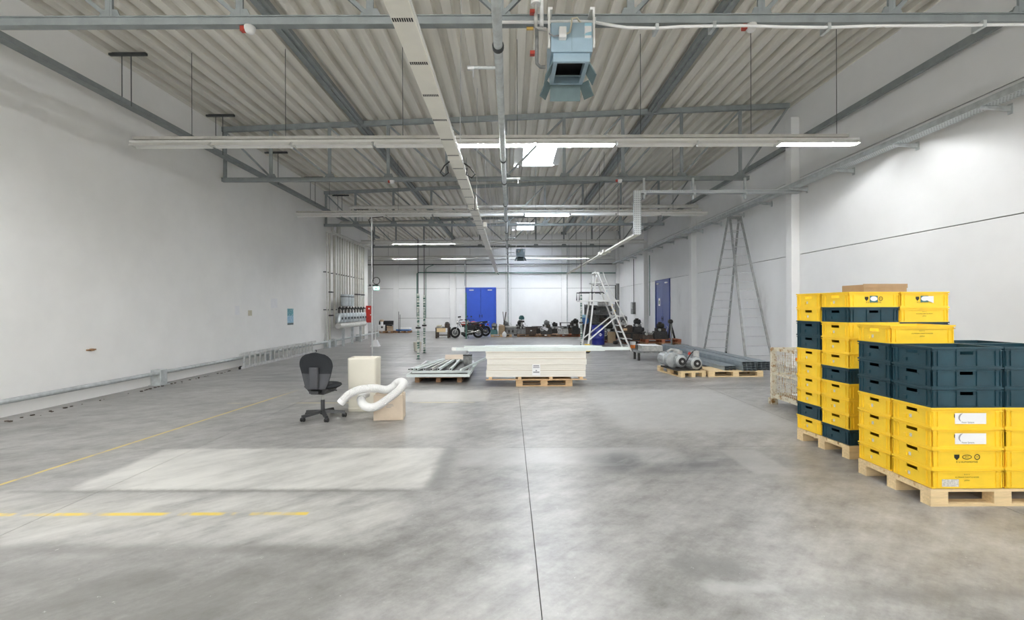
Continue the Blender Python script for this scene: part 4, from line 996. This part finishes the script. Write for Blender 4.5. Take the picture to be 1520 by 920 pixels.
# ------------------------------------------------------------------ platform ladder
T = thing('platform_ladder', 'white aluminium platform ladder with handrail beside the blue drum', 'ladder', (3.75, 18.0, 0))
def L3(px_, py, yy_): v_ = P(px_, py, 18.0+yy_); return (v_.x-3.75, yy_, v_.z)
def foot(px_, yy_, z): return ((px_-VX)*(18.0+yy_)/F - 3.75, yy_, z)
for yy_ in (-.38, .38):
    dx = -.0 if yy_ < 0 else -.12
    tp = (-.38+dx*.3, yy_*.55, 3.02); ft = (.86+dx, yy_, .0)
    MB().bar(ft, tp, .05, .09, (0,1,0)).build('climbing_stile', 'white_metal', T)
    lt = (-.42+dx*.3, yy_*.55, 2.95); lf = (-.80+dx, yy_, .0)
    MB().bar(lf, lt, .05, .07, (0,1,0)).build('support_leg', 'white_metal', T)
    MB().bar((-.72+dx,yy_,.45), (.36+dx*.6,yy_*.9,1.36), .04, .06, (0,1,0)).build('diagonal_brace', 'white_metal', T)
    MB().bar((.30+dx*.6,yy_*.9,1.33), (.62+dx*.6,yy_*.9,1.35), .035, .05).build('brace_end', 'white_metal', T)
    MB().tube([(-.18+dx*.3,yy_*.75,3.02), (.05+dx*.3,yy_*.8,2.45), (.74+dx,yy_*1.05,1.0), (.62+dx,yy_*1.0,.95)], .018, 8).build('handrail', 'white_metal', T, smooth=60)
    for f_ in (ft, lf): MB().box(f_[0]-.04, f_[0]+.04, yy_-.04, yy_+.04, 0, .05).build('rubber_foot', 'rubber', T)
    MB().tube([(-1.10,yy_*.9,1.95), (-1.10,yy_*.9,2.25), (-.2,yy_*.9,2.25), (-.15,yy_*.9,2.2)], .022, 8).build('platform_rail', 'black_plastic', T, smooth=60)
for k in range(10):
    u = .07 + k*.085
    if u > .62: break
    cx = .80 + (-.44-.80)*u*1.0; yw = .38*(1-.45*u)
    MB().box(cx-.06, cx+.06, -yw, yw, 3.02*u-.015, 3.02*u+.015).build('tread', 'alu', T)
MB().box(-1.10, .42, -.33, .33, 1.90, 1.96).build('platform', 'white_metal', T)
MB().box(-.62, -.08, -.26, .26, 2.60, 2.64).build('middle_bar', 'alu', T); MB().box(-.52, -.30, -.24, .24, 2.98, 3.04).build('top_bar', 'white_metal', T)
for zq, m in ((2.25,'pale_blue'), (1.72,'yellow_tape'), (1.50,'yellow_tape'), (1.1,'valve_red')):
    u = zq/3.02; cx = .86 + (-.38-.86)*u; MB().box(cx-.02, cx+.03, -.38+.17*u-.032, -.38+.17*u-.024, zq-.07, zq+.07).build('sticker', m, T)
T = thing('floor_roller', 'small yellow roller with black tyre behind the board stack', 'castor', (P(872,523,16.9).x, 16.9, 0))
MB().lathe([(.05,-.04), (.11,-.05), (.11,.05), (.05,.04)], (0,0,.11), 16, 'y').build('tyre', 'black', T, smooth=40); MB().box(-.09, .09, -.09, -.055, .08, .30).build('bracket', 'yellow_tape', T); MB().box(-.09, .09, -.09, .09, .30, .33).build('plate', 'yellow_tape', T)

# drum
T = thing('oil_drum', 'dark blue steel drum with white emblem behind the platform ladder', 'drum', (3.98, 20.9, 0))
MB().lathe([(.27,0), (.29,.01), (.285,.03), (.285,.28), (.297,.295), (.285,.31), (.285,.57), (.297,.585), (.285,.60), (.285,.86), (.292,.88), (.28,.885), (.275,.86), (0.001,.86)], n=28).build('shell', 'drum_blue', T, smooth=40)
MB().add([(-.09,0,0),(0,0,-.07),(.09,0,0),(0,0,.07)], [(0,1,2,3)]).build('emblem', 'paper', T, (.05,-.292,.46)); MB().box(-.08, .08, -.001, .001, -.02, .02).build('emblem_band', 'drum_blue', T, (.05,-.294,.46))
obj('emblem_text', text_mesh('MOTOR', .045, 'paper'), T, (.05,-.297,.46), (PI/2,0,0))

# white bucket and cone base
q = G(619,521); T = thing('bucket', 'white plastic bucket behind the speckled pole', 'bucket', (q.x, q.y+.1, 0))
MB().lathe([(.11,0), (.12,.01), (.16,.33), (.17,.335), (.17,.355), (.15,.355), (.11,.03), (.001,.03)], n=20).build('pail', 'cream', T, smooth=40); MB().torus((0,-.02,.35), .165, .004, 20, 5, 'z').build('wire_handle', 'alu', T)
q = G(557.5,514); T = thing('post_base', 'white stand with cast foot between the pole and the pipe bank', 'stand', (q.x, q.y, 0))
MB().add([(-.18,-.18,0),(.18,-.18,0),(.18,.18,0),(-.18,.18,0),(-.07,-.07,.28),(.07,-.07,.28),(.07,.07,.28),(-.07,.07,.28)], [(0,3,2,1),(4,5,6,7),(0,1,5,4),(1,2,6,5),(2,3,7,6),(3,0,4,7)]).build('foot', 'white_plastic', T); MB().tube([(0,0,.28), (0,0,.95)], .02, 8).build('stem', 'white_plastic', T)

# low bench with box
T = thing('low_bench', 'low dark bench with short legs near the pump', 'bench', (4.46, 14.75, 0))
MB().box(-.46, .46, -.28, .28, .24, .29).build('top', 'machine_grey', T)
for xq in (-.42, .42):
    for yq in (-.24, .24): MB().box(xq-.035, xq+.035, yq-.03, yq+.03, 0, .24).build('leg', 'machine_dark', T)
T = thing('white_box', 'pale box with loose white paper on the low bench', 'box', (4.46, 14.70, .292), .02)
MB().box(-.33, .33, -.20, .20, 0, .17).build('case', 'machine_light', T, bevel=.006); MB().obox((-.05,-.02,.185), (.66,.44,.012), (.02,.03,.1)).build('paper_lid', 'paper', T)
T = thing('paint_pot', 'small white pot with orange base near the machine pallets', 'pot', (P(939.5,513,19.0).x, 19.0, 0))
MB().lathe([(.09,0), (.10,.02), (.10,.13), (.09,.14)], n=16).build('base', 'orange', T, smooth=40); MB().box(-.09, .09, -.09, .09, .14, .27).build('pot', 'paper', T)

# ------------------------------------------------------------------ motorcycle
def motorcycle(label, loc, rz, steer):
    T = thing('motorcycle', label, 'motorcycle', loc, rz)                 # local x: rear to front is -x
    R_ = .31
    def wheel(x, rz_):
        w_ = MB().torus((0,0,0), R_-.065, .065, 28, 8, 'y').build('wheel', 'rubber', T, (x,0,R_), (0,0,rz_), smooth=60)
        MB().torus((0,0,0), R_-.11, .014, 28, 6, 'y').build('rim', 'alu', w_, smooth=60)
        MB().lathe([(.10,-.05), (.10,.05)], n=14, axis='y').build('hub', 'machine_grey', w_, smooth=40)
        MB().lathe([(.15,-.012), (.15,.012)], n=18, axis='y').build('brake_disc', 'machine_grey', w_, smooth=40)
        sp = MB()
        for k in range(18):
            an = 2*PI*k/18; sp.tube([(.05*math.cos(an),(-1)**k*.03,.05*math.sin(an)), ((R_-.09)*math.cos(an+.2),0,(R_-.09)*math.sin(an+.2))], .003, 4)
        sp.build('spokes', 'machine_grey', w_)['kind'] = 'stuff'
    wheel(.62, 0); wheel(-.66, steer)
    for s in (-1, 1):
        MB().tube([(-.66,s*.07,R_), (-.42,s*.07,.90)], .022, 8).build('fork_leg', 'alu', T, smooth=50)
        MB().tube([(.62,s*.09,R_), (.30,s*.11,.40), (.05,s*.10,.42)], .022, 8).build('swing_arm', 'machine_light', T, smooth=50)
        MB().tube([(.58,s*.12,.40), (.46,s*.13,.72)], .028, 8).build('shock_absorber', 'dark_steel', T, smooth=50)
        MB().tube([(-.42,s*.05,.95), (-.36,s*.20,1.02), (-.24,s*.36,1.0)], .014, 8).build('handlebar', 'black', T, smooth=50)
        MB().tube([(-.36,s*.25,1.02), (-.42,s*.33,1.16)], .006, 5).ball((-.42,s*.34,1.18), .055, 10, 6, (1,.35,.8)).build('mirror', 'black_plastic', T, smooth=50)
    MB().tube([(-.42,0,.88), (-.1,0,.70), (.35,0,.72), (.62,0,.74)], .025, 8).tube([(-.42,0,.80), (-.30,0,.40), (.05,0,.28), (.25,0,.42), (.35,0,.72)], .022, 8).build('frame', 'dark_steel', T, smooth=50)
    b = MB(); n = 14; vs_ = []
    pf = [(-.34,.02,.78,.03), (-.30,.10,.80,.09), (-.15,.14,.80,.12), (.02,.11,.78,.09), (.10,.03,.76,.03)]
    for x_, ry, zc_, rz2 in pf:
        for k in range(n): an = 2*PI*k/n; vs_.append((x_, ry*math.cos(an), zc_+rz2*math.sin(an)))
    b.add(vs_, [(i*n+k, i*n+(k+1) % n, (i+1)*n+(k+1) % n, (i+1)*n+k) for i in range(4) for k in range(n)] + [tuple(range(n-1,-1,-1)), tuple(range(4*n, 5*n))])
    tk = b.build('fuel_tank', 'tank_red', T, smooth=60); MB().box(-.30, .04, -.1435, .1435, .80, .86).build('tank_stripe', 'white_plastic', tk)
    MB().box(-.28, .52, -.10, .10, .50, .74).build('side_panel', 'machine_dark', T, bevel=.03)
    MB().prism([(-.13,0), (.13,0), (.11,.10), (-.11,.10)], (.02,0,.76), (.70,0,.80)).build('seat', 'black', T, bevel=.015)
    MB().lathe([(.10,-.10), (.13,-.06), (.13,.06), (.10,.10)], (-.02,0,.40), 16, 'y').build('crankcase', 'machine_dark', T, smooth=40)
    MB().box(.06, .40, -.11, .11, .44, .70).build('battery_box', 'black', T, bevel=.02); MB().box(-.32, .32, -.13, .13, .18, .40).build('sump', 'machine_dark', T, bevel=.03)
    MB().box(-.16, .02, -.08, .08, .48, .68).build('cylinder_block', 'machine_grey', T)
    for zq in (.50, .54, .58, .62): MB().box(-.18, .04, -.10, .10, zq, zq+.012).build('cooling_fin', 'alu', T)
    MB().tube([(-.10,-.10,.55), (-.20,-.12,.35), (.05,-.14,.28), (.30,-.15,.34), (.70,-.16,.42)], [.02,.02,.02,.035,.045], 10).build('exhaust', 'chrome', T, smooth=50)
    MB().lathe([(.09,-.06), (.11,0), (.10,.05), (.04,.08)], (-.52,0,.86), 16, 'x').build('headlamp', 'chrome', T, smooth=40)
    fd = MB()
    for x_, a0, a1 in ((.62,.2,2.4), (-.66,.6,2.2)):
        vv = []
        for k in range(9):
            an = a0 + (a1-a0)*k/8
            for yq in (-.07, .07): vv.append((x_+(R_+.03)*math.cos(an), yq, R_+(R_+.03)*math.sin(an)))
        MB().add(vv, [(2*k, 2*k+2, 2*k+3, 2*k+1) for k in range(8)]).build('mudguard', 'alu', T, smooth=60)
    MB().box(.72, .80, -.05, .05, .66, .74).build('tail_lamp', 'valve_red', T, bevel=.01); MB().tube([(.66,0,.78), (.80,0,.86), (.86,0,.86)], .012, 6).build('rear_rack', 'alu', T, smooth=50)
    MB().box(-.36, -.14, -.15, -.10, .34, .62).build('side_fairing', 'white_plastic', T, bevel=.02)
    MB().tube([(.05,-.05,.28), (.10,-.2,.0)], .012, 6).build('side_stand', 'dark_steel', T)
    return T
q = G(693,501.8)
m1 = motorcycle('red and white motorcycle on its stand before the bright blue door', (q.x, q.y+.1, 0), .0, .5)
m2 = copy_tree(m1); m2.location = (q.x+.40, q.y+1.4, 0); m2.rotation_euler = (0,0,.45); m2['label'] = 'second motorcycle parked askew behind the red and white one'

T = thing('work_table', 'dark wooden table beside the red and white motorcycle', 'table', (-3.78, 26.1, 0))
MB().box(-.38, .38, -.4, .4, .52, .58).build('top', 'machine_brown', T)
for xq in (-.33, .33):
    for yq in (-.34, .34): MB().box(xq-.045, xq+.045, yq-.04, yq+.04, 0, .52).build('leg', 'machine_brown', T)
MB().box(-.3, .3, -.36, -.33, .14, .2).build('stretcher', 'machine_brown', T); MB().box(-.30, .20, -.42, -.40, .34, .56).build('wooden_drawer', 'wood_new', T); MB().box(.2, .3, -.42, -.40, .34, .56).build('drawer_end', 'paper', T)
T = thing('parts_tray', 'pale tray of parts lying on the dark table', 'tray', (-3.95, 26.0, .582))
MB().box(-.19, .19, -.25, .25, 0, .05).build('tray', 'machine_light', T); MB().box(-.16, .1, -.2, .2, .05, .14).build('cloth', 'paper_tan', T, bevel=.03)
T = thing('machine_parts', 'black heap of machine parts on the dark table', 'machine part', (-3.57, 26.2, .582))
MB().lathe([(.14,-.1), (.16,0), (.14,.1)], (0,0,.16), 14, 'x').build('drum', 'machine_dark', T, smooth=40); MB().box(-.12, .14, -.15, .15, 0, .22).build('block', 'machine_brown', T, bevel=.02)

# ------------------------------------------------------------------ machines on pallets
def machine(label, x, y, z, w_, d_, h_, mats, motor_=None, col=None, rz=0, wheelr=0, plate=False):
    T = thing('machine_tool', label, 'machine', (x, y, z), rz)
    MB().add([(-w_/2,-d_/2,0),(w_/2,-d_/2,0),(w_/2,d_/2,0),(-w_/2,d_/2,0),(-w_*.44,-d_*.42,h_*.55),(w_*.44,-d_*.42,h_*.55),(w_*.44,d_*.42,h_*.55),(-w_*.44,d_*.42,h_*.55)],
             [(0,3,2,1),(4,5,6,7),(0,1,5,4),(1,2,6,5),(2,3,7,6),(3,0,4,7)]).build('base_casting', mats[0], T, bevel=.02)
    hd = MB().box(-w_*.30, w_*.36, -d_*.34, d_*.30, h_*.55, h_*.78).build('head', mats[1], T, bevel=.015)
    MB().lathe([(.05,0), (.06,.02), (.06,.10), (.04,.12)], (-w_*.12,-d_*.34-.11,h_*.66), 12, 'y').build('spindle', 'machine_light', hd, smooth=40)
    MB().box(w_*.08, w_*.30, -d_*.36, -d_*.34, h_*.60, h_*.74).build('cover_plate', mats[2], hd)
    if motor_:
        MB().lathe([(.07,-.16), (.11,-.13), (.11,.13), (.07,.16)], (w_*.05,0,h_*.78+.10), 14, 'x').build('motor', motor_, T, smooth=40)
        MB().box(-.06, .07, -.06, .06, h_*.78+.19, h_*.78+.26).build('terminal_box', motor_, T)
    if col:
        MB().lathe([(.05,h_*.78), (.05,h_*1.5)], (-.02,0,0), 12).build('column', 'machine_light', T, smooth=40)
        MB().lathe([(.10,h_*1.5), (.16,h_*1.52), (.16,h_*1.5+.14), (.08,h_*1.5+.24)], (-.02,0,0), 14).build('motor_head', col, T, smooth=40)
        MB().box(-.18, .14, -.2, .1, h_*1.22, h_*1.38).build('gear_head', mats[1], T, bevel=.02)
    if wheelr: 
        MB().torus((-w_*.38,-d_*.46,h_*.42), wheelr, .014, 18, 6, 'y').tube([(-w_*.38-wheelr,-d_*.46,h_*.42), (-w_*.38+wheelr,-d_*.46,h_*.42)], .01, 5).tube([(-w_*.38,-d_*.46,h_*.42-wheelr), (-w_*.38,-d_*.46,h_*.42+wheelr)], .01, 5).tube([(-w_*.38,-d_*.46,h_*.42), (-w_*.38,-d_*.36,h_*.42)], .02, 6).build('handwheel', 'alu', T, smooth=40)
    MB().tube([(w_*.40,-d_*.2,h_*.5), (w_*.50,-d_*.3,h_*.85), (w_*.42,-d_*.3,h_*.95)], .014, 6).build('lever', 'machine_light', T, smooth=50)
    if plate: MB().obox((-w_*.1,-d_*.5-.03,h_*.45), (.30,.008,.16), (-.2,.5,0)).build('loose_sheet', 'paper', T)
    return T
YM = 26.6
def mx(px_, yy_=YM): return (px_-VX)*yy_/F
mp = [(744, 'dark brown pallet under the grey lathe part and carton', 'wood'), (783, 'dark brown pallet under the machine with teal motor', 'wood_brown'), (815, 'brown pallet under the machine with tilted white sheet', 'wood_brown'), (846, 'brown pallet under the machine with framed table top', 'wood_red')]
for px_, lb, wd in mp: pallet(lb, mx(px_), YM+.3, 0, wd, 1.2, .8)
machine('dark green machine part next to the second motorcycle', mx(733), YM+.25, .146, .42, .5, .52, ('teal_paint','machine_dark','machine_grey'), 'machine_grey')
T = thing('cardboard_box', 'brown cardboard carton among the machines on pallets', 'box', (mx(744.5), YM+.06, .146), .1)
MB().box(-.17, .17, -.15, .15, 0, .50).build('carton', 'cardboard_brown', T, bevel=.004); MB().obox((.0,-.02,.53), (.3,.26,.02), (.2,.2,0)).build('flap', 'cardboard', T)
T = thing('machine_bed', 'long grey machine bed with pale top beside the brown carton', 'machine', (mx(758), YM+.35, .146))
MB().box(-.30, .34, -.25, .25, 0, .40).build('bed', 'machine_grey', T, bevel=.015); MB().box(-.32, .36, -.27, .27, .40, .47).build('pale_top', 'machine_light', T, bevel=.01)
for xq in (-.1, .12): MB().box(xq-.05, xq+.05, -.26, -.25, .1, .25).build('access_plate', 'machine_dark', T)
T = thing('rag_bag', 'small white plastic bag in front of the brown carton', 'bag', (mx(748.5, 25.9), 25.9, 0)); MB().ball((0,0,.17), .13, 12, 8, (1,.8,1.25)).build('bag', 'white_plastic', T, smooth=60); MB().lathe([(.03,.3), (.05,.36)], n=8).build('knot', 'white_plastic', T)
machine('drill head machine with a teal motor on its column', mx(775), YM+.46, .146, .62, .5, .56, ('machine_grey','machine_dark','machine_light'), None, 'teal_paint')
T = thing('tool_chest', 'brown-grey steel chest between the teal motor and the tilted sheet', 'chest', (mx(788), YM-.0, .146))
MB().box(-.30, .30, -.2, .2, 0, .40).build('body', 'machine_brown', T, bevel=.01); MB().box(-.31, .31, -.21, .21, .40, .44).build('lid', 'machine_dark', T); MB().box(-.05, .05, -.225, -.2, .2, .25).build('latch', 'alu', T)
machine('black machine with tilted white sheet leaning on it', mx(811), YM+.2, .146, .66, .55, .72, ('machine_dark','machine_dark','machine_brown'), 'machine_grey', plate=True, wheelr=.1)
machine('grey lathe headstock with handwheel and sheet metal tray', mx(836), YM+.15, .146, .60, .55, .58, ('machine_light','machine_grey','machine_dark'), wheelr=.12)
T = thing('framed_table_top', 'dark framed table top lying on the lathe headstock', 'table top', (mx(840), YM+.2, .146+.46+.02))
MB().box(-.33, .33, -.22, .22, .16, .19).build('top', 'machine_dark', T)
for xq in (-.30, .30):
    for yq in (-.2, .2): MB().box(xq-.02, xq+.02, yq-.02, yq+.02, 0, .16).build('leg', 'machine_brown', T)
machine('black heap of castings beside the framed table top', mx(854), YM+.1, .146, .4, .5, .82, ('machine_dark','machine_brown','machine_dark'), 'machine_dark')
for k, (a, c_, lb) in enumerate((((748.5,484),(746.5,462.5),'thin straight rod standing among the machines'), ((748,481),(751,463),'thicker rod leaning beside the straight rod'))):
    p0, p1 = P(*a, YM+.25+.12*k), P(*c_, YM+.3+.12*k); p0.z = .646+.02
    tag(MB().tube([p0, p1], .02+.012*k, 6).build('metal_rod', 'machine_brown', smooth=50), lb, 'rod')
T = thing('blue_blower', 'small blue and black blower beside the speckled pole and ladder', 'blower', (mx(868, 24), 24.0, 0))
MB().box(-.16, .16, -.2, .2, 0, .82).build('stand', 'machine_dark', T, bevel=.02); MB().lathe([(.10,-.12), (.2,-.08), (.2,.08), (.10,.12)], (0,0,1.0), 16, 'y').build('fan_housing', 'bin_blue', T, smooth=40); MB().box(-.14, .05, -.1, .1, 1.15, 1.3).build('outlet', 'pale_blue', T, bevel=.01)

# mesh cage and hoop behind the platform ladder
T = thing('steel_rack', 'grey steel rack with mesh shelves behind the platform ladder', 'rack', (4.95, 25.6, 0))
for xq in (-.75, .75):
    for yq in (-.3, .3): MB().box(xq-.03, xq+.03, yq-.03, yq+.03, 0, 1.85).build('upright', 'machine_grey', T)
for zq in (.35, .80, 1.25, 1.7): MB().box(-.78, .78, -.32, .32, zq, zq+.04).build('shelf', 'machine_grey', T)
MB().box(-.75, .75, .30, .32, .1, 1.8).build('back_panel', 'machine_grey', T)
MB().tube([(-.4,0,1.85), (-.4,0,2.9), (.9,0,2.9), (.9,0,0)], .03, 8).build('hoop', 'dark_steel', T, smooth=30)
for k, (xq, zq, m, lb) in enumerate(((-.4,.392,'machine_dark','dark casting on the lowest shelf of the steel rack'), (.3,.842,'machine_brown','brown crate on the second shelf of the steel rack'), (-.3,1.292,'machine_grey','grey bundle on the third shelf of the steel rack'), (.2,1.742,'machine_light','pale crumpled sheet on top of the steel rack'))):
    T = thing('stored_part', lb, 'machine part', (4.95+xq, 25.6, zq)); MB().box(-.28, .28, -.2, .2, 0, .25).build('block', m, T, bevel=.03); MB().lathe([(.06,0), (.08,.02), (.08,.10)], (.05,0,.25), 10).build('boss', 'machine_dark', T, smooth=40)

# machines and pallets on the right
def gx_(px_, Y_): return (px_-VX)*Y_/F
PR = [(905, 22.4, 'wood_red', 'orange-brown pallet under the dark castings behind the ladder stile'), (938, 21.6, 'wood_red', 'orange-brown pallet under the stacked dark chests')]
for px_, yq, wd, lb in PR: pallet(lb, gx_(px_, yq), yq, 0, wd, 1.2, .8)
machine('dark casting with motor behind the foot of the platform ladder', gx_(903,22.4), 22.3, .146, .6, .55, .66, ('machine_dark','machine_grey','machine_dark'), 'machine_dark', wheelr=.1)
T = thing('cardboard_box', 'small brown carton between the dark castings', 'box', (gx_(907.5,21.85), 21.85, 0), .1); MB().box(-.16, .16, -.12, .12, 0, .52).build('carton', 'cardboard_brown', T, bevel=.004); MB().box(-.165, .165, -.03, .03, .52, .524).build('tape', 'cardboard', T)
T = thing('tool_chest', 'lower dark chest on the orange-brown pallet', 'chest', (gx_(935,21.6), 21.6, .146)); MB().box(-.5, .5, -.3, .3, 0, .36).build('body', 'machine_dark', T, bevel=.01); MB().box(-.45, -.05, -.31, -.3, .05, .3).build('drawer', 'machine_brown', T); MB().box(.05, .45, -.31, -.3, .05, .3).build('drawer', 'machine_brown', T)
T = thing('tool_chest', 'brown chest stacked on the lower dark chest', 'chest', (gx_(925.5,21.6), 21.6, .508)); MB().box(-.34, .34, -.26, .26, 0, .34).build('body', 'machine_brown', T, bevel=.01); MB().box(-.08, .10, -.27, -.26, .1, .2).build('wooden_knob', 'wood', T)
machine('small pale and pink motor unit on the brown chest', gx_(925,21.6), 21.6, .85, .36, .36, .26, ('machine_light','machine_brown','machine_grey'), 'machine_grey')
machine('black engine block on the lower dark chest', gx_(945,21.75), 21.75, .508, .44, .44, .50, ('machine_dark','machine_dark','machine_grey'), 'machine_dark')
T = thing('parts_heap', 'black heap of small parts before the dark chests', 'machine part', (gx_(928,20.85), 20.85, 0))
for k in range(7):
    an = random.uniform(0, 6.28); MB().lathe([(.06,-.1), (.08,0), (.06,.1)], (-.45+k*.15, random.uniform(-.12,.12), .09+.06*(k % 2)), 10, 'xyy'[k % 3]).build('cylinder_part', ['machine_dark','machine_grey','machine_brown'][k % 3], T, smooth=40)
MB().obox((.12,-.1,.27), (.26,.2,.02), (.1,.1,.3)).build('pale_cloth', 'paper', T)
P1y = 19.9
pallet('lower of two reddish pallets stacked below the dark blue door', gx_(984,P1y)+.0, P1y+.4, 0, 'wood_brown', 1.55, .8)
pallet('upper of two reddish pallets stacked below the dark blue door', gx_(984,P1y)+.02, P1y+.42, .02, 'wood_red', 1.55, .8, .146)
machine('black gearbox on the stacked reddish pallets', gx_(984,P1y)+.0, P1y+.45, .292, .62, .5, .60, ('machine_dark','machine_dark','machine_brown'), 'machine_dark')
machine('low dark casting on the reddish pallets beside the gearbox', gx_(965,P1y)-.05, P1y+.4, .292, .5, .5, .34, ('machine_brown','machine_dark','machine_light'), None)
T = thing('stand_post', 'slim grey post on a plate before the reddish pallets', 'post', (gx_(996.5,19.3), 19.3, 0)); MB().box(-.14, .14, -.14, .14, 0, .02).build('plate', 'machine_grey', T); MB().tube([(0,0,.02), (0,0,.98)], .035, 10).build('tube', 'machine_grey', T, smooth=40)
T = thing('lifting_frame', 'dark A-shaped bar frame leaning behind the gearbox', 'frame', (7.13, 20.4, .300))
for s in (-1, 1): MB().bar((s*.17,.1*s,0), (-.05,0,.72), .05, .06).build('leg', 'machine_dark', T)
MB().lathe([(.10,-.06), (.10,.06)], (-.05,0,.74), 14, 'y').build('pulley', 'machine_dark', T, smooth=40)

# rear left pallets
yq = 31.5
pallet('brown pallet under the black case in the rear recess', (572-VX)*yq/F, yq, 0, 'wood_brown', 1.2, .8); pallet('brown pallet under the white sheets in the rear recess', (598-VX)*yq/F, yq+.2, 0, 'wood_brown', 1.0, .8)
T = thing('black_case', 'black open-lidded case on a pallet in the rear recess', 'case', ((571-VX)*yq/F, yq+.15, .146)); MB().box(-.5, .5, -.2, .2, 0, .40).build('body', 'machine_dark', T, bevel=.02); MB().obox((0,.24,.52), (1.0,.03,.3), (-.2,0,0)).build('lid', 'black', T)
T = thing('white_appliance', 'small white appliance in front of the black case', 'appliance', ((567.5-VX)*yq/F, yq-.26, .146)); MB().box(-.24, .24, -.12, .12, 0, .42).build('body', 'white_plastic', T, bevel=.03); MB().lathe([(.07,0), (.07,.02)], (.08,-.14,.26), 14, 'y').build('dial', 'machine_dark', T, smooth=40)
T = thing('cardboard_box', 'brown carton pile by the black case in the rear recess', 'box', ((580-VX)*yq/F, yq-.25, .146), .3); MB().box(-.2, .2, -.1, .1, 0, .24).build('carton', 'cardboard', T, bevel=.004); MB().obox((0,0,.28), (.4,.3,.02), (.2,.1,0)).build('flap', 'cardboard_brown', T)
T = thing('small_lamp', 'tan topped white can on the black case', 'can', ((566-VX)*yq/F, yq+.1, .548)); MB().lathe([(.10,0), (.10,.22)], n=14).build('can', 'paper', T, smooth=40); MB().lathe([(.12,.22), (.14,.24), (.14,.34), (.1,.36)], n=14).build('top', 'cardboard', T, smooth=40)
T = thing('white_sheets', 'flat stack of white and blue sheets on a pallet in the rear recess', 'sheets', ((598-VX)*yq/F, yq+.2, .146)); MB().box(-.45, .45, -.35, .35, 0, .10).build('lower_sheets', 'bin_blue', T); MB().box(-.35, .47, -.36, .34, .10, .20).build('upper_sheets', 'paper', T)
for k, px_ in enumerate((591.5, 593.5)): tag(MB().tube([((px_-VX)*(yq-.4)/F,yq-.4,0), ((px_-VX-.3)*(yq-.4)/F,yq-.28,1.45-.2*k)], .018, 6).build('metal_rod', 'dark_steel', smooth=40), ('taller' if k == 0 else 'shorter') + ' dark rod standing by the white sheets in the rear recess', 'rod')
tag(MB().box(-.12, .12, -.01, .01, -.2, .2).build('notice_sheet', 'paper', loc=(P(684,456,YB).x, YB-.02, P(684,456,YB).z)), 'white notice on the rear wall beside the bright blue door', 'paper')
# second line of machines, standing on the floor behind the pallets
for k, (px_, yy_, w_, h_, ms, mo, lb) in enumerate((
    (750.0, 28.0, .72, .80, ('machine_dark','machine_dark','machine_grey'), 'machine_grey', 'dark planer casting standing behind the pale topped machine bed'),
    (771, 28.1, .7, .85, ('machine_brown','machine_dark','machine_dark'), 'machine_dark', 'brown castings behind the drill head machine'),
    (796, 28.0, .95, .72, ('machine_dark','machine_brown','machine_grey'), None, 'low dark casting behind the brown-grey steel chest'),
    (822.5, 28.0, .85, .70, ('machine_dark','machine_grey','machine_light'), 'machine_dark', 'dark grinder standing behind the gap of the brown pallets'),
    (849.5, 28.1, 1.0, .80, ('machine_brown','machine_dark','machine_dark'), 'machine_dark', 'wide brown casting behind the black heap of castings'),
    (893, 24.2, .7, .70, ('machine_dark','machine_dark','machine_brown'), 'machine_grey', 'dark casting standing behind the blue drum'),
    (917, 24.0, .8, .72, ('machine_dark','machine_brown','machine_dark'), 'machine_dark', 'dark wide casting behind the small brown carton'),
    (950, 23.4, .7, .58, ('machine_dark','machine_grey','machine_dark'), 'machine_dark', 'dark casting before the side wall column near the chests'))):
    machine(lb, gx_(px_, yy_), yy_, 0, w_, .6, h_, ms, mo, wheelr=.1 if k % 2 else 0)

b = MB()
for k in range(46):
    yq = random.uniform(6.5, 12.5); r = random.uniform(.008, .03)
    b.obox((-7.555 + .16*random.random()**2, yq, r*.28), (r*1.6, r*1.3, r*.55), (0, 0, random.uniform(0, 3)))
o = b.build('dirt_crumbs', 'machine_brown'); tag(o, 'dark crumbs of dirt along the foot of the plastered wall', 'dirt'); o['kind'] = 'stuff'
